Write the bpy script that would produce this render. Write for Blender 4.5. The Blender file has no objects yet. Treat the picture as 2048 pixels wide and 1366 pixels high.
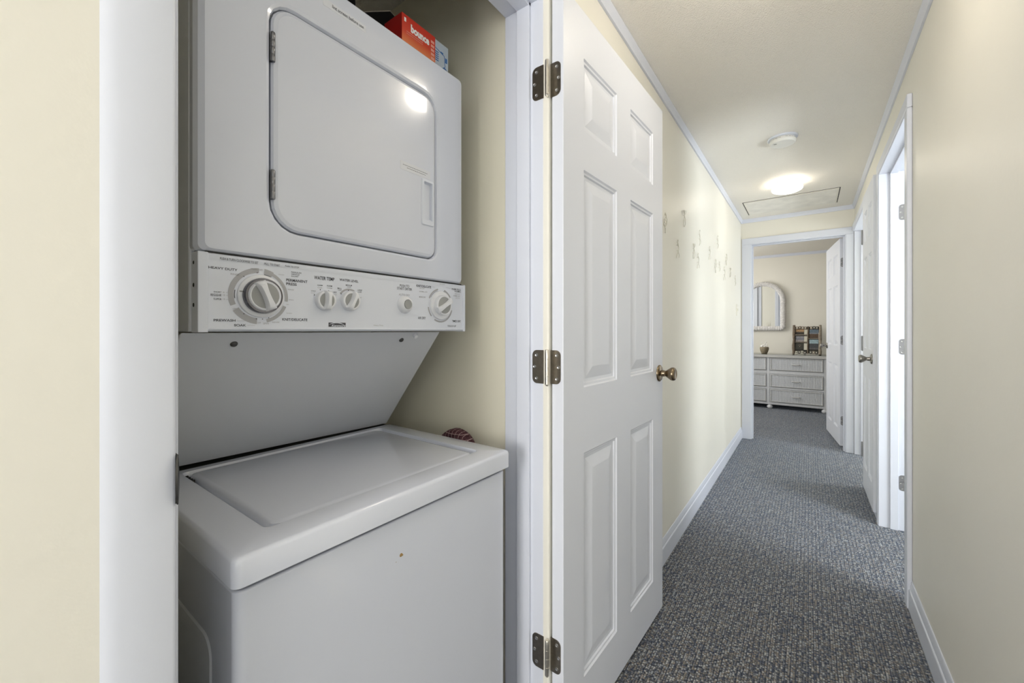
import bpy, bmesh, math, random
from mathutils import Vector, Matrix

# ------------------------------------------------------------------ camera, world, lights, exposure
scene = bpy.context.scene
COL = scene.collection
FOCAL_PX = 810.0
YAW = math.atan(594.0 / FOCAL_PX)
cam_data = bpy.data.cameras.new('camera')
cam_data.sensor_fit = 'HORIZONTAL'
cam_data.sensor_width = 36.0
cam_data.lens = FOCAL_PX / 2048.0 * 36.0
cam_data.shift_x = 0.0
cam_data.shift_y = -23.0 / 2048.0
cam_data.clip_start = 0.02
camera = bpy.data.objects.new('camera', cam_data)
COL.objects.link(camera)
camera.location = (0.0, 0.0, 1.15)
camera.rotation_euler = (math.pi / 2, 0.0, YAW)
scene.camera = camera

world = bpy.data.worlds.new('world')
scene.world = world
world.use_nodes = True
world.node_tree.nodes['Background'].inputs['Color'].default_value = (0.80, 0.88, 1.0, 1)
world.node_tree.nodes['Background'].inputs['Strength'].default_value = 1.0

def area(name, loc, target, sx, sy, power, color):
    d = bpy.data.lights.new(name, 'AREA')
    d.shape = 'RECTANGLE'; d.size = sx; d.size_y = sy
    d.energy = power; d.color = color
    o = bpy.data.objects.new(name, d); COL.objects.link(o)
    o.location = loc
    o.rotation_euler = (Vector(target) - Vector(loc)).to_track_quat('-Z', 'Y').to_euler()
    return o

DAY = (0.88, 0.94, 1.0)
area('added_fill_back', (0.9, -3.12, 1.35), (0.35, 0, 1.85), 2.9, 1.9, 20, (0.90, 0.95, 1.0))  # added fill light in the unseen room behind the camera
area('added_fill_side', (2.72, -1.2, 1.35), (0, -1.2, 1.3), 2.2, 1.5, 8, (0.90, 0.95, 1.0))  # second added fill, out of view to the right
area('daylight_side_room_near', (2.32, 2.0, 1.4), (0.3, 2.8, 2.3), 1.1, 1.3, 92, DAY)
area('added_fill_left', (-0.54, -1.9, 1.4), (0.5, 1.8, 2.7), 1.4, 1.3, 84, (1.0, 0.98, 0.95))  # added out of view to brighten the near right wall
area('daylight_side_room_far', (2.32, 4.5, 1.4), (0, 4.4, 1.9), 0.9, 1.3, 52, DAY)
area('daylight_bedroom', (-1.96, 6.2, 1.45), (0, 6.2, 1.2), 1.2, 1.3, 30, (1.0, 0.98, 0.95))

vs = scene.view_settings
vs.view_transform = 'Standard'
vs.look = 'None'
vs.exposure = 0.38
vs.gamma = 1.0
vs.use_curve_mapping = False

# ------------------------------------------------------------------ helpers
def link(name, me, mats=None, parent=None):
    o = bpy.data.objects.new(name, me)
    COL.objects.link(o)
    if mats is not None:
        for m in (mats if isinstance(mats, (list, tuple)) else [mats]):
            me.materials.append(m)
    if parent: o.parent = parent
    return o

def obj(name, bm, mats, parent=None, smooth=False, bevel=0, segs=2, angle=35):
    bmesh.ops.recalc_face_normals(bm, faces=bm.faces)
    me = bpy.data.meshes.new(name)
    bm.to_mesh(me); bm.free()
    if smooth:
        for p in me.polygons: p.use_smooth = True
    o = link(name, me, mats, parent)
    if bevel:
        md = o.modifiers.new('bevel', 'BEVEL'); md.width = bevel; md.segments = segs
        md.limit_method = 'ANGLE'; md.angle_limit = math.radians(angle)
        for p in me.polygons: p.use_smooth = True
        wn = o.modifiers.new('wn', 'WEIGHTED_NORMAL'); wn.keep_sharp = False
    elif smooth:
        md = o.modifiers.new('es', 'EDGE_SPLIT'); md.split_angle = math.radians(angle)
    return o

def empty(name, loc=(0, 0, 0), rz=0.0):
    o = bpy.data.objects.new(name, None); COL.objects.link(o)
    o.location = loc; o.rotation_euler = (0, 0, rz); o.empty_display_size = 0.05
    return o

def tag(o, label=None, cat=None, group=None, kind=None):
    if label: o['label'] = label
    if cat: o['category'] = cat
    if group: o['group'] = group
    if kind: o['kind'] = kind
    return o

def struct(name, bm, mats, **k):
    return tag(obj(name, bm, mats, **k), kind='structure')

def box(bm, x0, x1, y0, y1, z0, z1, mi=0):
    vv = [bm.verts.new(p) for p in ((x0,y0,z0),(x1,y0,z0),(x1,y1,z0),(x0,y1,z0),(x0,y0,z1),(x1,y0,z1),(x1,y1,z1),(x0,y1,z1))]
    for f in ((0,3,2,1),(4,5,6,7),(0,1,5,4),(1,2,6,5),(2,3,7,6),(3,0,4,7)):
        bm.faces.new([vv[i] for i in f]).material_index = mi
    return vv

def bx(x0, x1, y0, y1, z0, z1):
    bm = bmesh.new(); box(bm, x0, x1, y0, y1, z0, z1); return bm

def prism(bm, prof, ext, mi=0):
    """prof: list of 3D points (closed polygon), ext: Vector to extrude along."""
    a = [bm.verts.new(p) for p in prof]
    b = [bm.verts.new(Vector(p) + Vector(ext)) for p in prof]
    n = len(prof)
    bm.faces.new(a[::-1]).material_index = mi; bm.faces.new(b).material_index = mi
    for i in range(n):
        bm.faces.new((a[i], a[(i+1) % n], b[(i+1) % n], b[i])).material_index = mi

def basis(axis):
    axis = Vector(axis).normalized()
    up = Vector((0, 0, 1)) if abs(axis.z) < 0.9 else Vector((0, 1, 0))
    u = up.cross(axis).normalized(); v = axis.cross(u).normalized()
    return u, v, axis

def lathe(bm, origin, axis, prof, n=32, mi=0):
    """prof: list of (radius, distance along axis)."""
    u, v, w = basis(axis); origin = Vector(origin)
    rings = []
    for r, h in prof:
        if r < 1e-6:
            rings.append([bm.verts.new(origin + w*h)])
        else:
            rings.append([bm.verts.new(origin + w*h + (u*math.cos(2*math.pi*i/n) + v*math.sin(2*math.pi*i/n))*r) for i in range(n)])
    for a, b in zip(rings, rings[1:]):
        for i in range(n):
            j = (i+1) % n
            if len(a) == 1 and len(b) == 1: continue
            if len(a) == 1: f = bm.faces.new((a[0], b[i], b[j]))
            elif len(b) == 1: f = bm.faces.new((a[i], a[j], b[0]))
            else: f = bm.faces.new((a[i], a[j], b[j], b[i]))
            f.material_index = mi
    for R in (rings[0], rings[-1]):
        if len(R) > 1:
            bm.faces.new(R).material_index = mi

def tube(bm, pts, r, n=8, closed=False, mi=0):
    pts = [Vector(p) for p in pts]; N = len(pts); rings = []
    ref = None
    for i, p in enumerate(pts):
        if closed: d = pts[(i+1) % N] - pts[i-1]
        else: d = pts[min(i+1, N-1)] - pts[max(i-1, 0)]
        d.normalize()
        if ref is None:
            ref = d.orthogonal().normalized()
        ref = (ref - d*ref.dot(d)).normalized()
        w = d.cross(ref)
        rr = r(i/(N-1)) if callable(r) else r
        rings.append([bm.verts.new(p + (ref*math.cos(2*math.pi*k/n) + w*math.sin(2*math.pi*k/n))*rr) for k in range(n)])
    rng = range(N if closed else N-1)
    for i in rng:
        a, b = rings[i], rings[(i+1) % N]
        for k in range(n):
            bm.faces.new((a[k], a[(k+1) % n], b[(k+1) % n], b[k])).material_index = mi
    if not closed:
        bm.faces.new(rings[0][::-1]).material_index = mi; bm.faces.new(rings[-1]).material_index = mi

def rrect(u0, u1, v0, v1, r, n=6):
    """rounded rectangle outline, counter-clockwise, list of (u, v). r: one radius or (bl, br, tr, tl)."""
    if not isinstance(r, (list, tuple)): r = (r,)*4
    out = []
    for (cu, cv, a0, rr) in ((u0+r[0], v0+r[0], 180, r[0]), (u1-r[1], v0+r[1], 270, r[1]), (u1-r[2], v1-r[2], 0, r[2]), (u0+r[3], v1-r[3], 90, r[3])):
        for i in range(n+1):
            a = math.radians(a0 + 90*i/n)
            out.append((cu + rr*math.cos(a), cv + rr*math.sin(a)))
    return out

def plate(bm, outline, f0, f1, mi=0):
    """closed slab between two mapped copies of a 2D outline; f0/f1 map (u,v)->3D."""
    a = [bm.verts.new(f0(u, v)) for u, v in outline]; b = [bm.verts.new(f1(u, v)) for u, v in outline]
    n = len(outline)
    bm.faces.new(a[::-1]).material_index = mi; bm.faces.new(b).material_index = mi
    for i in range(n):
        bm.faces.new((a[i], a[(i+1) % n], b[(i+1) % n], b[i])).material_index = mi

def arc_strip(bm, cy, cz, r0, r1, a0, a1, x, n=24, mi=0):
    """flat printed arc on a plane of constant x (angles CCW from +y seen from +x)."""
    pr = None
    for i in range(n+1):
        a = math.radians(a0 + (a1-a0)*i/n)
        p = (bm.verts.new((x, cy + r0*math.cos(a), cz + r0*math.sin(a))), bm.verts.new((x, cy + r1*math.cos(a), cz + r1*math.sin(a))))
        if pr: bm.faces.new((pr[0], pr[1], p[1], p[0])).material_index = mi
        pr = p

def text_into(bm, s, fn, u0, u1, v0, v1, mi=0, bold=0.02, shear=0.0):
    """letters fitted into the rectangle u0..u1, v0..v1; fn maps (u,v)->3D."""
    c = bpy.data.curves.new('t', 'FONT'); c.body = s; c.offset = bold; c.shear = shear; c.resolution_u = 3
    o = bpy.data.objects.new('t', c); COL.objects.link(o)
    bpy.context.view_layer.update()
    me = bpy.data.meshes.new_from_object(o.evaluated_get(bpy.context.evaluated_depsgraph_get()))
    bpy.data.objects.remove(o); bpy.data.curves.remove(c)
    xs = [v.co.x for v in me.vertices]; ys = [v.co.y for v in me.vertices]
    x0, x1, y0, y1 = min(xs), max(xs), min(ys), max(ys)
    vv = [bm.verts.new(fn(u0 + (v.co.x-x0)/(x1-x0)*(u1-u0), v0 + (v.co.y-y0)/(y1-y0)*(v1-v0))) for v in me.vertices]
    for p in me.polygons:
        try: bm.faces.new([vv[i] for i in p.vertices]).material_index = mi
        except ValueError: pass
    bpy.data.meshes.remove(me)

# ------------------------------------------------------------------ materials
def mat(name, col, rough=0.5, metal=0.0, spec=0.5, coat=0.0, noise=None, bump=None, emis=None):
    """noise=(scale, amount): soft value variation; bump=(scale, strength, detail)."""
    m = bpy.data.materials.new(name); m.use_nodes = True
    nt = m.node_tree; b = nt.nodes['Principled BSDF']
    b.inputs['Base Color'].default_value = (*col, 1)
    b.inputs['Roughness'].default_value = rough; b.inputs['Metallic'].default_value = metal
    b.inputs['Specular IOR Level'].default_value = spec; b.inputs['Coat Weight'].default_value = coat
    tc = nt.nodes.new('ShaderNodeTexCoord')
    if noise:
        n = nt.nodes.new('ShaderNodeTexNoise'); n.inputs['Scale'].default_value = noise[0]; n.inputs['Detail'].default_value = 5
        nt.links.new(tc.outputs['Object'], n.inputs['Vector'])
        r = nt.nodes.new('ShaderNodeMapRange'); r.inputs['From Min'].default_value = 0.3; r.inputs['From Max'].default_value = 0.7
        r.inputs['To Min'].default_value = 1-noise[1]; r.inputs['To Max'].default_value = 1+noise[1]*0.5
        nt.links.new(n.outputs['Fac'], r.inputs['Value'])
        mx = nt.nodes.new('ShaderNodeVectorMath'); mx.operation = 'SCALE'; mx.inputs[0].default_value = col
        nt.links.new(r.outputs['Result'], mx.inputs['Scale']); nt.links.new(mx.outputs['Vector'], b.inputs['Base Color'])
    if bump:
        n = nt.nodes.new('ShaderNodeTexNoise'); n.inputs['Scale'].default_value = bump[0]
        n.inputs['Detail'].default_value = bump[2] if len(bump) > 2 else 3
        nt.links.new(tc.outputs['Object'], n.inputs['Vector'])
        bp = nt.nodes.new('ShaderNodeBump'); bp.inputs['Strength'].default_value = bump[1]; bp.inputs['Distance'].default_value = bump[3] if len(bump) > 3 else 0.002
        nt.links.new(n.outputs['Fac'], bp.inputs['Height']); nt.links.new(bp.outputs['Normal'], b.inputs['Normal'])
    if emis:
        b.inputs['Emission Color'].default_value = (*emis[0], 1); b.inputs['Emission Strength'].default_value = emis[1]
    return m

M = {}
M['wall'] = mat('cream_wall_paint', (0.84, 0.815, 0.73), 0.42, noise=(3, 0.015), bump=(90, 0.12))
M['closet_wall'] = mat('closet_cream_paint', (0.89, 0.85, 0.70), 0.5, noise=(3, 0.03), bump=(90, 0.12))
M['ceiling'] = mat('textured_ceiling', (0.93, 0.895, 0.82), 0.6, bump=(230, 1.0, 2, 0.004))
M['trim'] = mat('white_trim_paint', (0.70, 0.73, 0.81), 0.32, bump=(60, 0.08))
M['door'] = mat('white_door_paint', (0.73, 0.755, 0.82), 0.38)
M['enamel'] = mat('appliance_enamel', (0.645, 0.675, 0.755), 0.16, coat=0.4)
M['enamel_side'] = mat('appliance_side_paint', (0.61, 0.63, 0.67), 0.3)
M['plastic'] = mat('panel_plastic', (0.70, 0.73, 0.80), 0.35)
M['knob_white'] = mat('knob_white_plastic', (0.76, 0.77, 0.80), 0.35)
M['knob_grey'] = mat('knob_grey_inlay', (0.33, 0.335, 0.325), 0.4)
M['print_dark'] = mat('dark_grey_print', (0.055, 0.055, 0.065), 0.5)
M['print_grey'] = mat('pale_grey_print', (0.40, 0.40, 0.415), 0.5)
M['black'] = mat('black_gap', (0.008, 0.008, 0.008), 0.7)
M['chrome'] = mat('chrome', (0.34, 0.34, 0.37), 0.16, metal=1)
M['nickel'] = mat('satin_nickel_hinge', (0.27, 0.24, 0.20), 0.34, metal=1, noise=(120, 0.12))
M['nickel_light'] = mat('bright_pin_metal', (0.72, 0.68, 0.60), 0.3, metal=1)
M['hinge_grey'] = mat('grey_painted_hinge', (0.26, 0.26, 0.27), 0.45, metal=0.5)
M['brass'] = mat('antique_brass', (0.25, 0.195, 0.13), 0.27, metal=1)
M['pewter'] = mat('dull_pewter', (0.30, 0.285, 0.26), 0.33, metal=1)
M['steel'] = mat('steel', (0.5, 0.5, 0.5), 0.35, metal=1)
M['dial_ring'] = mat('dark_chrome_ring', (0.15, 0.15, 0.17), 0.18, metal=1)
M['dark_steel'] = mat('dark_steel', (0.10, 0.10, 0.10), 0.35, metal=0.8)
M['cream_plastic'] = mat('cream_plastic', (0.80, 0.775, 0.68), 0.4)
M['hinge_dark'] = mat('worn_chrome_hinge', (0.22, 0.22, 0.23), 0.3, metal=1)
M['rust'] = mat('rust_stain', (0.30, 0.19, 0.07), 0.8)

def grain_door():
    m = M['door']; nt = m.node_tree; b = nt.nodes['Principled BSDF']
    tc = nt.nodes.new('ShaderNodeTexCoord'); mp = nt.nodes.new('ShaderNodeMapping')
    mp.inputs['Scale'].default_value = (22, 60, 130)
    n = nt.nodes.new('ShaderNodeTexNoise'); n.inputs['Scale'].default_value = 1.6; n.inputs['Detail'].default_value = 6; n.inputs['Distortion'].default_value = 1.5
    bp = nt.nodes.new('ShaderNodeBump'); bp.inputs['Strength'].default_value = 0.07; bp.inputs['Distance'].default_value = 0.001
    nt.links.new(tc.outputs['Object'], mp.inputs['Vector']); nt.links.new(mp.outputs['Vector'], n.inputs['Vector'])
    nt.links.new(n.outputs['Fac'], bp.inputs['Height']); nt.links.new(bp.outputs['Normal'], b.inputs['Normal'])
grain_door()

def carpet_mat():
    m = bpy.data.materials.new('looped_carpet'); m.use_nodes = True
    nt = m.node_tree; b = nt.nodes['Principled BSDF']; b.inputs['Roughness'].default_value = 0.95
    b.inputs['Specular IOR Level'].default_value = 0.15
    b.inputs['Sheen Weight'].default_value = 0.42; b.inputs['Sheen Tint'].default_value = (0.62, 0.76, 1.0, 1); b.inputs['Sheen Roughness'].default_value = 0.5
    N = nt.nodes.new; L = nt.links.new
    tc = N('ShaderNodeTexCoord')
    # loops: slightly irregular grid of round yarn heads
    mp = N('ShaderNodeMapping'); mp.inputs['Scale'].default_value = (140, 128, 1)
    L(tc.outputs['Object'], mp.inputs['Vector'])
    v = N('ShaderNodeTexVoronoi'); v.voronoi_dimensions = '2D'; v.inputs['Scale'].default_value = 1.0; v.inputs['Randomness'].default_value = 0.55
    L(mp.outputs['Vector'], v.inputs['Vector'])
    # broken dark rows running along the hall
    sep = N('ShaderNodeSeparateXYZ'); L(tc.outputs['Object'], sep.inputs['Vector'])
    nw = N('ShaderNodeTexNoise'); nw.inputs['Scale'].default_value = 30; nw.inputs['Detail'].default_value = 1
    L(tc.outputs['Object'], nw.inputs['Vector'])
    wob = N('ShaderNodeMath'); wob.operation = 'MULTIPLY_ADD'; wob.inputs[1].default_value = 0.006
    L(nw.outputs['Fac'], wob.inputs[0]); L(sep.outputs['X'], wob.inputs[2])
    row = N('ShaderNodeMath'); row.operation = 'PINGPONG'; row.inputs[1].default_value = 0.008
    L(wob.outputs['Value'], row.inputs[0])
    rr = N('ShaderNodeMapRange'); rr.inputs['From Min'].default_value = 0.0; rr.inputs['From Max'].default_value = 0.003
    L(row.outputs['Value'], rr.inputs['Value'])
    brk = N('ShaderNodeTexNoise'); brk.inputs['Scale'].default_value = 1.0; brk.inputs['Detail'].default_value = 2
    mb = N('ShaderNodeMapping'); mb.inputs['Scale'].default_value = (60, 28, 1)
    L(tc.outputs['Object'], mb.inputs['Vector']); L(mb.outputs['Vector'], brk.inputs['Vector'])
    br = N('ShaderNodeMapRange'); br.inputs['From Min'].default_value = 0.46; br.inputs['From Max'].default_value = 0.64
    L(brk.outputs['Fac'], br.inputs['Value'])
    mxr = N('ShaderNodeMath'); mxr.operation = 'MAXIMUM'; L(rr.outputs['Result'], mxr.inputs[0]); L(br.outputs['Result'], mxr.inputs[1])
    # yarn colour per loop
    s2 = N('ShaderNodeSeparateColor'); L(v.outputs['Color'], s2.inputs['Color'])
    cr = N('ShaderNodeValToRGB'); e = cr.color_ramp; e.interpolation = 'LINEAR'
    e.elements[0].position = 0.0; e.elements[0].color = (0.05, 0.055, 0.08, 1)
    e.elements[1].position = 1.0; e.elements[1].color = (0.56, 0.54, 0.48, 1)
    for p, c in ((0.18, (0.13, 0.135, 0.15, 1)), (0.45, (0.235, 0.21, 0.16, 1)), (0.62, (0.32, 0.26, 0.19, 1)), (0.8, (0.36, 0.38, 0.39, 1))):
        q = e.elements.new(p); q.color = c
    L(s2.outputs['Red'], cr.inputs['Fac'])
    mulr = N('ShaderNodeMix'); mulr.data_type = 'RGBA'; mulr.inputs['A'].default_value = (0.02, 0.024, 0.045, 1)
    L(mxr.outputs['Value'], mulr.inputs['Factor']); L(cr.outputs['Color'], mulr.inputs['B'])
    # darker between loops: shade of the gaps put into the yarn colour
    dr = N('ShaderNodeMapRange'); dr.inputs['From Min'].default_value = 0.22; dr.inputs['From Max'].default_value = 0.62
    dr.inputs['To Min'].default_value = 1.0; dr.inputs['To Max'].default_value = 0.16
    L(v.outputs['Distance'], dr.inputs['Value'])
    sc = N('ShaderNodeVectorMath'); sc.operation = 'SCALE'; L(mulr.outputs['Result'], sc.inputs[0]); L(dr.outputs['Result'], sc.inputs['Scale'])
    L(sc.outputs['Vector'], b.inputs['Base Color'])
    inv = N('ShaderNodeMath'); inv.operation = 'SUBTRACT'; inv.inputs[0].default_value = 1.0; L(v.outputs['Distance'], inv.inputs[1])
    hm = N('ShaderNodeMath'); hm.operation = 'MULTIPLY'; L(inv.outputs['Value'], hm.inputs[0]); L(mxr.outputs['Value'], hm.inputs[1])
    bp = N('ShaderNodeBump'); bp.inputs['Strength'].default_value = 0.8; bp.inputs['Distance'].default_value = 0.004
    L(hm.outputs['Value'], bp.inputs['Height']); L(bp.outputs['Normal'], b.inputs['Normal'])
    return m
M['carpet'] = carpet_mat()

# ------------------------------------------------------------------ the setting
XL, XR, ZC = -0.585, 0.343, 2.32
YE = 4.93
struct('floor', bx(-2.1, 2.85, -3.3, 7.7, -0.06, 0.0), M['carpet'])
struct('ceiling', bx(-2.1, 2.85, -3.3, 7.7, ZC, ZC+0.06), M['ceiling'])

def wall(name, boxes, m='wall'):
    bm = bmesh.new()
    for b in boxes: box(bm, *b)
    return struct(name, bm, M[m])
wall('wall_left', [(XL-0.11, XL, -3.2, 0.127, 0, ZC), (XL-0.11, XL, 0.127, 0.935, 2.055, ZC), (XL-0.11, XL, 0.935, YE, 0, ZC)])
wall('wall_right', [(XR, XR+0.1, 0.95, 2.352, 0, ZC), (XR, XR+0.1, 2.352, 3.206, 2.08, ZC), (XR, XR+0.1, 3.206, 3.888, 0, ZC), (XR, XR+0.1, 3.888, YE, 2.085, ZC)])
wall('wall_end', [(-2.0, -0.497, YE, YE+0.11, 0, ZC), (-0.497, 0.285, YE, YE+0.11, 2.055, ZC), (0.285, 2.45, YE, YE+0.11, 0, ZC)])
wall('wall_closet', [(-1.42, -1.36, 0.02, 1.03, 0, ZC), (-1.36, XL-0.11, 0.02, 0.10, 0, ZC), (-1.36, XL-0.11, 0.935, 1.03, 0, ZC)], 'closet_wall')
wall('wall_living', [(XL, 2.8, -3.25, -3.17, 0, ZC), (2.74, 2.82, -3.17, 0.95, 0, ZC), (XR+0.1, 2.82, 0.95, 1.03, 0, ZC)])
wall('wall_side_room', [(2.35, 2.45, 1.03, YE, 0, ZC), (XR+0.1, 2.35, 3.76, 3.86, 0, ZC)])
wall('wall_bedroom', [(-2.1, -2.0, YE, 7.6, 0, ZC), (1.75, 1.85, YE+0.11, 7.6, 0, ZC), (-2.0, 1.75, 7.5, 7.6, 0, ZC)])

def window(n, cx, cy, w, h, zc, side):
    """frame with a bright opening; side 'x-' faces -x, 'y+' faces +y."""
    bm = bmesh.new(); t = 0.05
    rects = [(-w/2-t, w/2+t, h/2, h/2+t), (-w/2-t, w/2+t, -h/2-t, -h/2), (-w/2-t, -w/2, -h/2, h/2), (w/2, w/2+t, -h/2, h/2)]
    for (u0, u1, v0, v1) in rects:
        if side == 'x-': box(bm, cx-0.05, cx, cy+u0, cy+u1, zc+v0, zc+v1)
        else: box(bm, cx+u0, cx+u1, cy, cy+0.05, zc+v0, zc+v1)
    return struct('window_%d' % n, bm, M['trim'])
window(1, 0.9, -3.17, 2.9, 1.9, 1.25, 'y+')  # unseen frame, added to carry the rear fill light
window(2, 2.74, -1.2, 2.2, 1.5, 1.35, 'x-')  # unseen frame added around the right fill light
window(6, XL+0.05, -1.9, 1.4, 1.3, 1.4, 'x-')  # made-up window out of view, framing the left fill light
window(3, 2.35, 2.0, 1.1, 1.3, 1.4, 'x-')
window(4, 2.35, 4.45, 0.85, 1.3, 1.4, 'x-')
window(5, -1.95, 6.2, 1.2, 1.3, 1.45, 'x-')

# ---- closet opening: jambs, stops, casing
tn = [0]
def trim(boxes, bevel=0.003, m='trim', segs=2):
    tn[0] += 1
    bm = bmesh.new()
    for b in boxes: box(bm, *b)
    return struct('trim_%d' % tn[0], bm, M[m], bevel=bevel, segs=segs)
XJ = -0.5695
trim([(XL-0.11, -0.5840, 0.127, 0.1460, 0, 2.037), (-0.655, -0.609, 0.145, 0.155, 0, 2.037)], 0.0015)      # near jamb + stop
tn[0] += 1
bm = bmesh.new()
prism(bm, [(x, y, 0) for x, y in ((XL, 0.0845), (-0.5844, 0.0865), (-0.5834, 0.0900), (-0.5826, 0.0945), (-0.5820, 0.1000), (-0.5820, 0.1425), (-0.5826, 0.1450), (-0.5838, 0.1460), (XL, 0.1460))], (0, 0, 2.10))
struct('trim_%d' % tn[0], bm, M['trim'], smooth=True, angle=40)
trim([(XL-0.112, XJ, 0.917, 0.9345, 0, 2.037), (-0.650, -0.609, 0.907, 0.917, 0, 2.037)], 0.0015)         # far jamb + stop
trim([(XL-0.112, XJ-0.006, 0.127, 0.935, 2.037, 2.055), (-0.650, -0.609, 0.145, 0.917, 2.027, 2.037)], 0.0015)
trim([(XL, -0.573, 0.084, 0.915, 2.043, 2.103)], 0.004)
trim([(XL, -0.553, 0.9175, 0.985, 0, 2.10)], 0.005, m='wall', segs=4)                                           # cream painted casing behind the door leaf

def strike():
    bm = bmesh.new()
    prof = [(-0.606, 0.1452), (-0.578, 0.1452), (-0.572, 0.1462), (-0.5685, 0.1445), (-0.5665, 0.141), (-0.568, 0.140), (-0.571, 0.1445), (-0.578, 0.1470), (-0.606, 0.1470)]
    ol = rrect(-0.610, -0.5765, 0.951, 1.008, 0.006)
    plate(bm, ol, lambda u, v: (u, 0.1452, v), lambda u, v: (u, 0.1466, v))
    # curved lip bending over the jamb edge, tapering at both ends
    n = 10; rows = []
    for i in range(n+1):
        t = i/n; z = 0.951+0.057*t; k = math.sin(math.pi*t)**0.5
        rows.append([bm.verts.new((x, y, z)) for x, y in ((-0.5775, 0.1466), (-0.5775+0.0055*k, 0.1462), (-0.5775+0.0085*k, 0.1462-0.002*k), (-0.5775+0.0085*k, 0.1452-0.0035*k), (-0.5775+0.0045*k, 0.1453), (-0.5775, 0.1453))])
    for a, b in zip(rows, rows[1:]):
        for k in range(6):
            bm.faces.new((a[k], a[(k+1) % 6], b[(k+1) % 6], b[k]))
    o = obj('strike_plate', bm, M['dark_steel'], smooth=True); o.location.y = 0.0010; o.location.x = -0.003
    tag(o, 'small dark metal strike plate with a curved lip on the near closet jamb', 'strike plate')
strike()

# ---- baseboards and crown
def baseboard(name, p0, p1, nrm, h=0.12, t=0.013):
    """stepped profile along p0->p1; nrm points into the hall."""
    p0, p1, nrm = Vector((*p0, 0)), Vector((*p1, 0)), Vector((*nrm, 0))
    prof = [(0, 0), (t, 0), (t, h*0.66), (t*0.85, h*0.70), (t*0.62, h*0.72), (t*0.62, h*0.80), (t*0.5, h*0.85), (t*0.42, h*0.95), (t*0.2, h), (0, h)]
    bm = bmesh.new()
    prism(bm, [p0 + nrm*a + Vector((0, 0, b)) for a, b in prof], p1-p0)
    return struct(name, bm, M['trim'], bevel=0.0012)
baseboard('baseboard_left', (XL, 0.985), (XL, YE-0.012), (1, 0))
baseboard('baseboard_left_near', (XL, -3.1), (XL, 0.084), (1, 0))
baseboard('baseboard_right', (XR, 0.95), (XR, 2.31), (-1, 0))
baseboard('baseboard_right_far', (XR, 3.25), (XR, 3.84), (-1, 0))
baseboard('baseboard_bedroom', (-2.0, 7.5), (1.75, 7.5), (0, -1))

def crown(p0, p1, nrm):
    tn[0] += 1
    p0, p1, nrm = Vector((*p0, 0)), Vector((*p1, 0)), Vector((*nrm, 0))
    bm = bmesh.new()
    prof = [(0, ZC), (0.018, ZC), (0.018, ZC-0.008), (0.012, ZC-0.02), (0.009, ZC-0.034), (0.009, ZC-0.040), (0, ZC-0.040)]
    prism(bm, [p0 + nrm*a + Vector((0, 0, b)) for a, b in prof], p1-p0)
    return struct('trim_%d' % tn[0], bm, M['trim'], bevel=0.001)
crown((XL, -3.1), (XL, YE), (1, 0)); crown((XR, 0.95), (XR, YE), (-1, 0)); crown((XL, YE), (XR, YE), (0, -1))
crown((-2.0, 7.5), (1.75, 7.5), (0, -1))

# ---- bedroom doorway
trim([(-0.576, -0.492, YE-0.012, YE, 0, 2.05), (0.279, 0.337, YE-0.012, YE, 0, 2.05), (-0.576, 0.337, YE-0.012, YE, 2.05, 2.115)])
trim([(-0.497, -0.485, YE-0.004, YE+0.115, 0, 2.045), (0.272, 0.285, YE-0.004, YE+0.115, 0, 2.045), (-0.497, 0.285, YE-0.004, YE+0.115, 2.045, 2.057),
      (-0.485, -0.475, YE+0.03, YE+0.07, 0, 2.045), (0.262, 0.272, YE+0.03, YE+0.07, 0, 2.045), (-0.475, 0.262, YE+0.03, YE+0.07, 2.035, 2.045)], 0.002)
# ---- near right doorway
trim([(XR-0.018, XR, 2.31, 2.366, 0, 2.068), (XR-0.018, XR, 3.192, 3.25, 0, 2.068), (XR-0.018, XR, 2.31, 3.25, 2.068, 2.125)], 0.005, segs=3)
trim([(XR-0.014, XR+0.115, 2.352, 2.370, 0, 2.062), (XR-0.014, XR+0.115, 3.188, 3.206, 0, 2.062), (XR-0.014, XR+0.115, 2.352, 3.206, 2.062, 2.080),
      (XR+0.03, XR+0.07, 2.370, 2.380, 0, 2.062), (XR+0.035, XR+0.07, 3.178, 3.188, 0, 2.062), (XR+0.035, XR+0.07, 2.38, 3.178, 2.052, 2.062)], 0.002)
# ---- far right doorway
trim([(XR-0.018, XR, 3.84, 3.897, 0, 2.07), (XR-0.018, XR, 3.84, YE-0.013, 2.07, 2.128)], 0.004)
trim([(XR-0.012, XR+0.115, 3.888, 3.903, 0, 2.066), (XR-0.004, XR+0.115, YE-0.03, YE-0.0125, 0, 2.066), (XR-0.012, XR+0.115, 3.888, YE-0.013, 2.066, 2.085),
      (XR+0.04, XR+0.08, YE-0.04, YE-0.03, 0, 2.066)], 0.002)

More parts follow.
